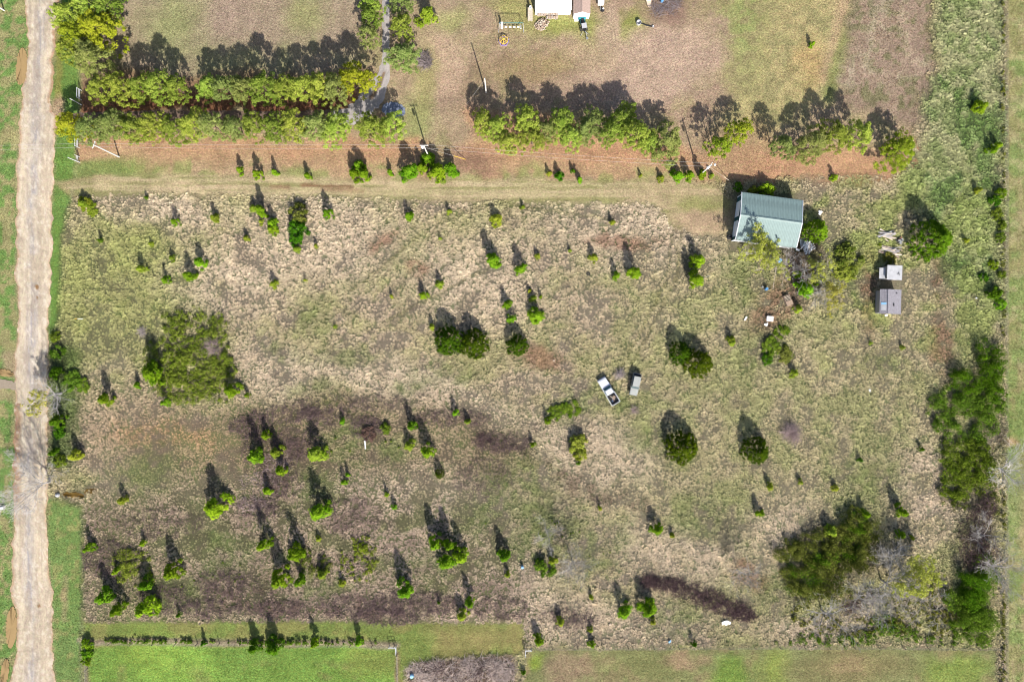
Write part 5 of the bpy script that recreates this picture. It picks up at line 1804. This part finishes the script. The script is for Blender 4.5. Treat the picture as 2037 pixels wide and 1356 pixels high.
# ------------------------------------------------------------------ fences and white pipe entrance
def wire_fence(name, pts, step, label, h=1.2, nw=4):
    a = W(*pts[0])
    root = empty(name, (a.x, a.y, 0), 0, label, "fence")
    pme = MB().bar((0, 0, -.2), (0, 0, h), .07, .06, 6).mesh("post", M["fence_wood"])
    P = []
    for (x0, y0), (x1, y1) in zip(pts, pts[1:]):
        n = max(1, int(math.hypot(x1 - x0, y1 - y0) * .1 / step))
        for i in range(n): P.append((x0 + (x1 - x0) * i / n, y0 + (y1 - y0) * i / n))
    P.append(pts[-1])
    L_ = []
    for x, y in P:
        q = W(x, y) - a
        L_.append(q)
        link("post", pme, root, q, (rng.normal() * .04, rng.normal() * .04, 0))
    for k in range(nw):
        MB().path([p + Vector((.06, 0, .25 + k * (h - .35) / (nw - 1))) for p in L_], .008, 3).build("wire", M["wire"], root)


wire_fence("wire_fence", [(1997, -60), (1998, 400), (1997, 900), (1998, 1290), (1998, 1420)], 4.2, "long post and wire fence down the right side")
wire_fence("wire_fence", [(176, 1278), (480, 1280), (784, 1284)], 4.0, "post and wire fence along the lower left lawn")
wire_fence("wire_fence", [(174, 1284), (174, 1420)], 4.0, "short fence at the lower left lawn's road side")
wire_fence("wire_fence", [(1048, 1288), (1300, 1287), (1600, 1286), (1992, 1288)], 4.4, "post and wire fence along the lower right field edge")
wire_fence("wire_fence", [(790, 1300), (791, 1420)], 3.5, "short fence running down from the white corner brace")


def brace(px, py, dx, dy, label, h=1.35):
    g = W(px, py)
    root = empty("corner_brace", (g.x, g.y, 0), 0, label, "fence brace")
    pts = [Vector((0, 0, 0)), Vector((dx, 0, 0)), Vector((0, dy, 0))]
    for p in pts: MB().bar(p + Vector((0, 0, -.2)), p + Vector((0, 0, h)), .06, .06, 8).build("post", M["white_pipe"], root)
    for p in pts[1:]:
        MB().bar(pts[0] + Vector((0, 0, h - .1)), p + Vector((0, 0, h - .1)), .05, .05, 8).build("rail", M["white_pipe"], root)
        MB().bar(pts[0] + Vector((0, 0, h - .65)), p + Vector((0, 0, h - .65)), .05, .05, 8).build("rail", M["white_pipe"], root)


brace(789, 1283, -1.4, -1.3, "white pipe fence corner brace at the lower left lawn")
brace(1045, 1289, 1.2, -1.1, "white pipe fence corner brace below the lower middle pasture")


def pipe_panel(px, py, ln, label, tall=None, nr=3, h=1.6):
    g = W(px, py)
    root = empty("pipe_gate_panel", (g.x, g.y, 0), 0, label, "gate")
    for y in (0, ln):
        MB().bar((0, y, -.2), (0, y, h), .06, .06, 8).build("post", M["white_pipe"], root)
    for k in range(nr):
        MB().bar((0, .0, .55 + k * .48), (0, ln, .55 + k * .48), .05, .05, 8).build("rail", M["white_pipe"], root)
    if tall:
        MB().bar((0.05, tall, -.2), (0.05, tall, 3.7), .09, .08, 8).build("tall_post", M["white_pipe"], root)


pipe_panel(162, 199, 1.9, "white three rail pipe panel on the upper side of the drive entrance", -1.0)
pipe_panel(158, 294, 1.6, "white three rail pipe panel on the lower side of the drive entrance")
pipe_panel(158, 322, 1.0, "short white pipe brace by the lane entrance", -.1, 2, 1.5)

# ------------------------------------------------------------------ buildings and yard things at the top edge
def white_building():
    g = W(1101, -9, 2.7)
    root = empty("white_outbuilding", (g.x, g.y, 0), 0, "white roofed outbuilding cut by the top edge", "building")
    wx_, wy_, e = 7.0, 5.0, 2.5
    for c, s_ in (((0, -wy_ / 2, e / 2), (wx_, .1, e)), ((0, wy_ / 2, e / 2), (wx_, .1, e)), ((-wx_ / 2 + .05, 0, e / 2), (.1, wy_ - .1, e)), ((wx_ / 2 - .05, 0, e / 2), (.1, wy_ - .1, e))):
        MB().box(c, s_).build("wall", M["white"], root)
    n = 7
    for k in range(n):
        b = MB().box((-wx_ / 2 - .1 + (wx_ + .2) / n * (k + .5), -.02, e + .12), ((wx_ + .2) / n - .006, wy_ + .4, .06), rx=.04)
        b.box((-wx_ / 2 - .1 + (wx_ + .2) / n * (k + .5), -.02, e + .16), (.05, wy_ + .4, .04), rx=.04)
        b.build("roof_sheet", M["white_roof"], root)


def brown_shed():
    g = W(1158, 1, 2.4)
    root = empty("garden_shed", (g.x, g.y, 0), math.radians(0), "white walled garden shed with brown shingle gable roof", "shed")
    w_, d_, e, rg = 3.1, 5.0, 2.1, 3.0
    for sx in (-1, 1): MB().box((sx * (w_ / 2 - .04), 0, e / 2), (.08, d_ - .16, e)).build("wall", M["white"], root)
    for sy in (-1, 1):
        MB().prism([(-w_ / 2, 0), (w_ / 2, 0), (w_ / 2, e), (0, rg - .08), (-w_ / 2, e)], sy * d_ / 2 - .04, sy * d_ / 2 + .04).build("wall", M["white"], root)
    for sx in (-1, 1):
        for k in range(5):
            t0, t1 = k / 5, (k + 1) / 5
            xe = sx * (w_ / 2 + .12)
            xa, xb = xe * (1 - t0), xe * (1 - t1)
            za, zb = e - .07 + (rg - e + .07) * t0, e - .07 + (rg - e + .07) * t1
            y0, y1 = -d_ / 2 + .0, d_ / 2
            MB().add([(xa, y0, za + .04), (xb, y0, zb + .01), (xb, y1, zb + .01), (xa, y1, za + .04), (xa, y0, za - .02), (xb, y0, zb - .03), (xb, y1, zb - .03), (xa, y1, za - .02)],
                     [(0, 1, 2, 3), (7, 6, 5, 4), (0, 4, 5, 1), (1, 5, 6, 2), (2, 6, 7, 3), (3, 7, 4, 0)]).build("shingle_course", M["brown_shingle"], root)
    MB().box((0, 0, rg + .02), (.2, d_, .05)).build("ridge_cap", M["brown_shingle"], root)
    MB().box((-.85, -d_ / 2 - .30, .10), (1.0, .5, .2)).build("step", M["white"], root)
    MB().box((-.3, -d_ / 2 - .06, 1.0), (.9, .05, 1.9)).build("door", M["white_pipe"], root)


white_building()
brown_shed()


def swing_set():
    g = W(1017, 56, 0)
    root = empty("swing_set", (g.x, g.y, 0), 0, "metal swing set with teal beam in the upper yard", "swing set")
    h, w = 2.2, 4.6
    MB().bar((-w / 2, 0, h), (w / 2, 0, h), .05, .05, 8).build("top_beam", M["teal"], root)
    for sx in (-1, 1):
        for sy in (-1, 1):
            MB().bar((sx * w / 2, 0, h), (sx * (w / 2 + .2), sy * .9, 0), .04, .04, 8).build("leg", M["galv"], root)
    for x in (-1.05, -.2, .6, 1.4):
        s_ = empty("swing", (0, 0, 0))
        s_.parent = root
        for dx in (-.2, .2): MB().bar((x + dx, 0, h), (x + dx, -.05, .5), .012, .012, 4).build("chain", M["steel"], s_)
        MB().box((x, -.05, .5), (.5, .2, .04)).build("seat", M["white"], s_)
    MB().box((-1.85, -.1, 1.0), (.42, .95, .06), rx=.1).box((-1.85, .45, 1.3), (.42, .06, .6)).build("glider_bench", M["white"], root)
    MB().box((1.9, -.2, .9), (.18, 1.1, .08), rx=-.5).build("slide", M["white"], root)


swing_set()


def dome():
    g = W(1002, 82, 0)
    root = empty("climbing_dome", (g.x, g.y, 0), 0, "yellow and purple bar climbing dome below the swing set", "climbing frame")
    R_, h = 1.05, 1.15
    def rg(k, z, r_, o=0): return [Vector((r_ * math.cos(2 * math.pi * (i + o) / k), r_ * math.sin(2 * math.pi * (i + o) / k), z)) for i in range(k)]
    base, midr, top = rg(6, .0, R_), rg(6, .62, R_ * .85, .5), Vector((0, 0, h))
    for i in range(6):
        j = (i + 1) % 6
        MB().bar(midr[i], midr[j], .045, .045, 6).build("bar", M["yellow"], root)
        MB().bar(midr[i], top, .045, .045, 6).build("bar", M["yellow"], root)
        MB().bar(base[i], midr[i], .04, .04, 6).build("lower_bar", M["purple"], root)
        MB().bar(base[j], midr[i], .04, .04, 6).build("lower_bar", M["purple"], root)
        MB().bar(base[i], base[j], .04, .04, 6).build("lower_bar", M["purple"], root)


dome()


def tractor():
    g = W(1160, 55, 0)
    root = empty("small_tractor", (g.x, g.y, 0), math.radians(100), "small teal tractor with silver rear boom beside the shed", "tractor")
    # +x points up in the photograph
    MB().box((.75, 0, .75), (1.3, .6, .5)).build("bonnet", M["dark"], root, bevel=.05)
    MB().box((1.55, 0, .65), (.35, 1.5, .55), ry=.3).build("front_bucket", M["teal"], root, bevel=.02)
    for s_ in (-1, 1): MB().bar((1.4, s_ * .4, .6), (.2, s_ * .45, .9), .05, .05, 6).build("loader_arm", M["teal"], root)
    MB().box((-.35, 0, .55), (1.1, .7, .3)).build("chassis", M["dark"], root)
    MB().box((-.35, 0, 1.65), (1.0, 1.0, .06)).build("canopy", M["galv"], root, bevel=.02)
    for x in (-.8, .1):
        for s_ in (-1, 1): MB().bar((x, s_ * .45, .7), (x, s_ * .45, 1.65), .025, .025, 5).build("canopy_post", M["steel"], root)
    MB().box((-.4, 0, .85), (.4, .45, .35)).build("seat", M["dark"], root, bevel=.05)
    wheels(root, (-.5,), .6, .5, .3)
    wheels(root, (.95,), .5, .32, .2)
    MB().bar((-.9, 0, .6), (-1.7, -.15, 1.3), .07, .06, 6).build("boom", M["steel"], root)
    MB().bar((-1.7, -.15, 1.3), (-2.3, -.35, .4), .06, .05, 6).build("dipper", M["steel"], root)
    MB().box((-2.35, -.38, .2), (.35, .4, .3)).build("hoe_bucket", M["steel"], root)
    for s_ in (-1, 1): MB().bar((-1.0, s_ * .2, .45), (-1.6, s_ * .8, .08), .05, .05, 6).build("stabiliser", M["steel"], root)


tractor()


def simple(name, px, py, mb, key, label, cat, rz=0.0, bevel=0.0, z=0.0, group=None):
    g = W(px, py)
    return tag(mb.build(name, M[key], None, (g.x, g.y, z), (0, 0, rz), bevel), label, cat, group)


def bench():
    g = W(1054.5, 32)
    root = empty("long_table", (g.x, g.y, 0), 0, "long pale plank table left of the firewood ricks", "table")
    for k in range(4): MB().box((-.36 + .24 * k, 0, .75), (.225, 2.6, .05)).build("plank", M["pale_wood"], root)
    for x in (-.35, .35):
        for y in (-1.1, 1.1): MB().box((x, y, .36), (.09, .09, .72)).build("leg", M["grey_wood"], root)
    simple("bin", 1055, 20, MB().lathe([(.2, .78), (.26, 1.3), (.22, 1.3), (.18, .82)], 12), "white", "white bin standing on the long plank table", "bin")


bench()


def trailer():
    g = W(1194, 4)
    root = empty("utility_trailer", (g.x, g.y, 0), 0, "small white box trailer at the top edge right of shed", "trailer")
    MB().box((0, 0, 1.1), (1.15, 2.0, 1.2)).build("box", M["white"], root, bevel=.04)
    MB().bar((0, -1.0, .5), (0, -1.9, .45), .05, .05, 6).build("tongue", M["steel"], root)
    wheels(root, (0,), .62, .3, .2)
    root.rotation_euler = (0, 0, 0)
    r2 = empty("garden_tiller", W(1198, 22), .4, "dark garden machine in front of the white trailer", "machine")
    MB().box((0, 0, .4), (.5, .7, .4)).build("engine", M["dark"], r2, bevel=.05)
    MB().lathe([(.14, 0), (.16, .1), (.1, .25)], 10, (.15, .1, .6)).build("fuel_tank", M["white"], r2)
    for s_ in (-1, 1):
        MB().bar((s_ * .2, -.3, .5), (s_ * .3, -1.1, .9), .025, .025, 5).build("handle", M["rust"], r2)
        MB().ring((s_ * .32, 0, .22), .16, .06, 12, 6, "X").build("wheel", M["rubber"], r2)


trailer()


def yard_bits():
    simple("fire_barrel", 1270, 47, MB().lathe([(.46, 0), (.48, .3), (.46, .6), (.48, .62), (.42, .62), (.40, .2)], 18), "galv", "round grey barrel in the green patch of the yard", "barrel")
    g = W(1275, 47)
    e = W(1297, 54)
    tag(MB().path([(g.x, g.y, .08), (W(1285, 51).x, W(1285, 51).y, .08), (e.x, e.y, .08)], .10, 8).build("drain_pipe", M["dark"]), "long black pipe lying beside the round grey barrel", "pipe")
    simple("bucket", 1299, 54, MB().lathe([(.12, 0), (.16, .34), (.14, .34), (.11, .03)], 12), "white", "white bucket at the end of the black pipe", "bucket")
    # hull
    b = MB()
    n = 9
    prof = [(1.4 * (i / 8 - .0) - .7, .55 * (1 - (i / 8) ** 2.5) ** .5) for i in range(n)]
    v, f = [], []
    for z, k in ((.0, .8), (.42, 1.0)):
        v += [(w * k, -x, z) for x, w in prof] + [(-w * k, -x, z) for x, w in reversed(prof)]
    m_ = 2 * n
    f = [(i, (i + 1) % m_, m_ + (i + 1) % m_, m_ + i) for i in range(m_)] + [tuple(range(m_ - 1, -1, -1))]
    v += [(x * .8, y * .86, .18) for x, y, z in v[m_:2 * m_]]
    f += [(m_ + i, m_ + (i + 1) % m_, 2 * m_ + (i + 1) % m_, 2 * m_ + i) for i in range(m_)] + [tuple(range(2 * m_, 3 * m_))]
    b.add(v, f)
    simple("rowboat", 1291, 9, b, "tan_cloth", "small tan hull beside the brush heap at the top edge", "boat", .1)
    dead_brush("brush_heap", [(1322, 14, 30, 18), (1335, 8, 22, 14), (1310, 22, 18, 10)], "brush_twig", "brown brush heap at the top edge of the yard", .6, 81, 420, ln=1.0, rad=.03)
    for i, (x, y) in enumerate(((1297, 33), (1302, 30), (1306, 29), (1310, 27))):
        simple("stake", x, y, MB().bar((0, 0, -.1), (.03, 0, .8), .05, .04, 6), "fence_wood", f"dark stake, {['leftmost', 'second', 'third', 'rightmost'][i]} of four below the brush heap", "stake", group="stakes below the brush heap")
    dead_brush("branch_pile", [(843, 118, 13, 15), (847, 128, 12, 10)], "brush_twig", "purple grey pile of cut branches beside the driveway pine", .9, 82, 420, ln=1.1, rad=.028)
    simple("blue_drum", 1316, 4, MB().lathe([(.28, 0), (.3, .3), (.29, .8), (.2, .85)], 14), "blue", "blue drum standing in the brush heap at the top edge", "barrel")


yard_bits()


def pallet_box():
    g = W(1566, 598)
    root = empty("wooden_crate", (g.x, g.y, 0), math.radians(112), "broken brown wooden crate half open below the barn", "crate")
    for k in range(4): MB().box((.15 + .26 * k, 0, .62), (.10, 1.15, .06)).build("slat", M["pale_wood"], root)
    for s_ in (-1, 1): MB().box((.1, s_ * .6, .35), (2.1, .05, .7)).build("side_board", M["brown_wood"], root)
    MB().box((1.15, 0, .35), (.05, 1.15, .7)).build("end_board", M["brown_wood"], root)
    MB().box((-.98, 0, .35), (.05, 1.15, .7)).build("end_board", M["brown_wood"], root)
    MB().box((-.5, 0, .73), (1.0, 1.3, .05)).build("lid", M["brown_wood"], root)


pallet_box()
simple("square_lid", 1530, 634, MB().box((0, 0, .5), (1.3, 1.0, .06)).box((-.5, 0, .24), (.08, .8, .48)).box((.5, 0, .24), (.08, .8, .48)), "white", "white square lid on low supports below the wooden crate", "lid", -.08)
simple("barrel", 1523, 575, MB().lathe([(.28, 0), (.31, .4), (.28, .85), (.24, .87), (.22, .80)], 16), "blue", "dark blue barrel left of the long white pipe", "barrel")
simple("bucket", 1516, 571, MB().lathe([(.12, 0), (.16, .34), (.14, .34), (.11, .03)], 12), "white", "white bucket beside the dark blue barrel", "bucket")
a, b = W(1545, 520), W(1537, 576)
tag(MB().bar((a.x, a.y, .12), (b.x, b.y, .10), .06, .06, 8).build("white_pipe", M["pale_wood"]), "long pale pipe lying below the barn's front wall", "pipe")
simple("satellite_dish", 1549, 519, MB().lathe([(.05, .55), (.25, .60), (.42, .74), (.44, .76), (.40, .74)], 16).bar((0, 0, -.1), (0, 0, .56), .04, .04, 6), "light_blue", "pale blue dish at the upper end of the pale pipe", "dish")
simple("tire", 1170, 545, MB().ring((0, 0, .12), .26, .12, 18, 8), "rubber", "black tyre lying alone in the open grass", "tyre")
simple("tire", 1532, 508, MB().ring((0, 0, .12), .3, .12, 18, 8), "rubber", "black tyre under the budding tree by the barn", "tyre")
simple("tire", 1450, 472, MB().ring((0, 0, .14), .34, .14, 18, 8).ring((.1, .1, .40), .32, .14, 18, 8), "rubber", "two stacked black tyres at the barn's front left corner", "tyre stack")
simple("plank", 727, 884, MB().box((0, 0, .3), (.2, 1.7, .05), rx=.05).box((0, .2, .15), (.3, .1, .25)), "white", "white plank on the ground among lower saplings", "plank", .05)
simple("barrel", 1039, 1126, MB().lathe([(.27, 0), (.3, .4), (.27, .8), (.24, .86), (.05, .9)], 14), "light_blue", "small pale barrel beside bright saplings at lower middle", "barrel")
simple("barrel", 820, 1341, MB().lathe([(.36, 0), (.40, .4), (.36, .85), (.3, .92), (.05, .96)], 16), "light_blue", "light blue barrel in the fallen brush at the bottom", "barrel")
a, b = W(151, 634), W(167, 634)
r_ = empty("marker_pipe", (0, 0, 0), 0, "thin white pipe with yellow end near the road", "pipe")
MB().bar((a.x + .5, a.y, .35), (b.x, b.y, .3), .05, .05, 6).build("pipe", M["white"], r_)
MB().bar((a.x, a.y, .36), (a.x + .5, a.y, .35), .055, .055, 6).build("pipe_end", M["yellow"], r_)
tag(MB().box((-.35, 0, .3), (.9, .7, .05), rz=.3, rx=.2, ry=.15).box((.5, .1, .35), (.9, .55, .05), rz=-.4, ry=-.2).box((.1, -.3, .2), (.5, .3, .3), rz=.2).build("sheet_scrap", M["white"], None, W(1443, 1237)), "crumpled white junk sheets below the dark dead briars", "junk")
tag(MB().box((0, 0, .2), (.3, .75, .05), rz=-.5, rx=.2).box((-.15, -.25, .2), (.4, .2, .04), rz=.5).build("sheet_scrap", M["white"], None, W(1483, 633)), "small white scrap left of the white square lid", "junk")
tag(MB().box((0, 0, .2), (.6, .4, .05), rz=-.5, rx=.2).box((.25, .2, .2), (.4, .2, .04), rz=.9).box((-.2, .2, .15), (.3, .1, .1), rz=.3).build("sheet_scrap", M["white"], None, W(1523, 646)), "white scraps just below the white square lid", "junk")
tag(MB().box((0, 0, .25), (.45, .8, .05), rz=-.6, rx=.25).box((-.2, .3, .2), (.3, .3, .04), rz=.5).build("sheet_scrap", M["white"], None, W(1631, 424)), "white scrap off the barn's right end", "junk")
tag(MB().box((0, 0, .15), (.7, .35, .25), rz=-.2).build("concrete_block", M["white"], None, W(1586, 497)), "white block at the barn's front right corner", "block")
tag(MB().box((0, 0, .12), (.5, .35, .22), rz=.3).build("concrete_block", M["white"], None, W(1762, 627)), "white block below the grey shingled shed", "block")
tag(MB().lathe([(.35, -.1), (.42, .2), (.36, .5), (.2, .6)], 14).build("culvert_end", M["galv"], None, W(113, 984), (0, 1.2, 0)), "grey culvert end by the ditch pool", "culvert")
tag(MB().bar((-.6, 0, .3), (.6, .2, .3), .3, .3, 12).build("culvert_end", M["white"], None, W(4, 1010)), "white culvert pipe at the left edge of the photo", "culvert")
tag(MB().box((0, 0, .2), (.35, .25, .05), rz=.5, rx=.3).box((.1, -.3, .15), (.2, .3, .04), rz=1.0).build("sheet_scrap", M["white"], None, W(1729, 775)), "small white scrap alone in the open right hand field", "junk")
tag(MB().box((0, 0, .25), (.35, .3, .3), rz=.6).box((.25, .2, .2), (.2, .3, .05), rz=.2).build("sheet_scrap", M["light_blue"], None, W(1331, 1275)), "pale blue scrap near the lower right fence", "junk")
tag(MB().box((0, 0, .12), (.45, .4, .25), rz=.4, taper=.7).build("rock", M["tan_cloth"], None, W(1213, 1241)), "pale rock left of two saplings near the lower fence", "rock")
tag(MB().box((0, 0, .15), (.3, .25, .3), rz=.4, taper=.8).build("rock", M["white"], None, W(1941, 593)), "white rock left of the right hand fence", "rock")
tag(MB().box((0, 0, .25), (.4, .35, .5), rz=.4, taper=.8).build("rock", M["tan_cloth"], None, W(1102, 717)), "small brown rock below the lone small cedar", "rock")
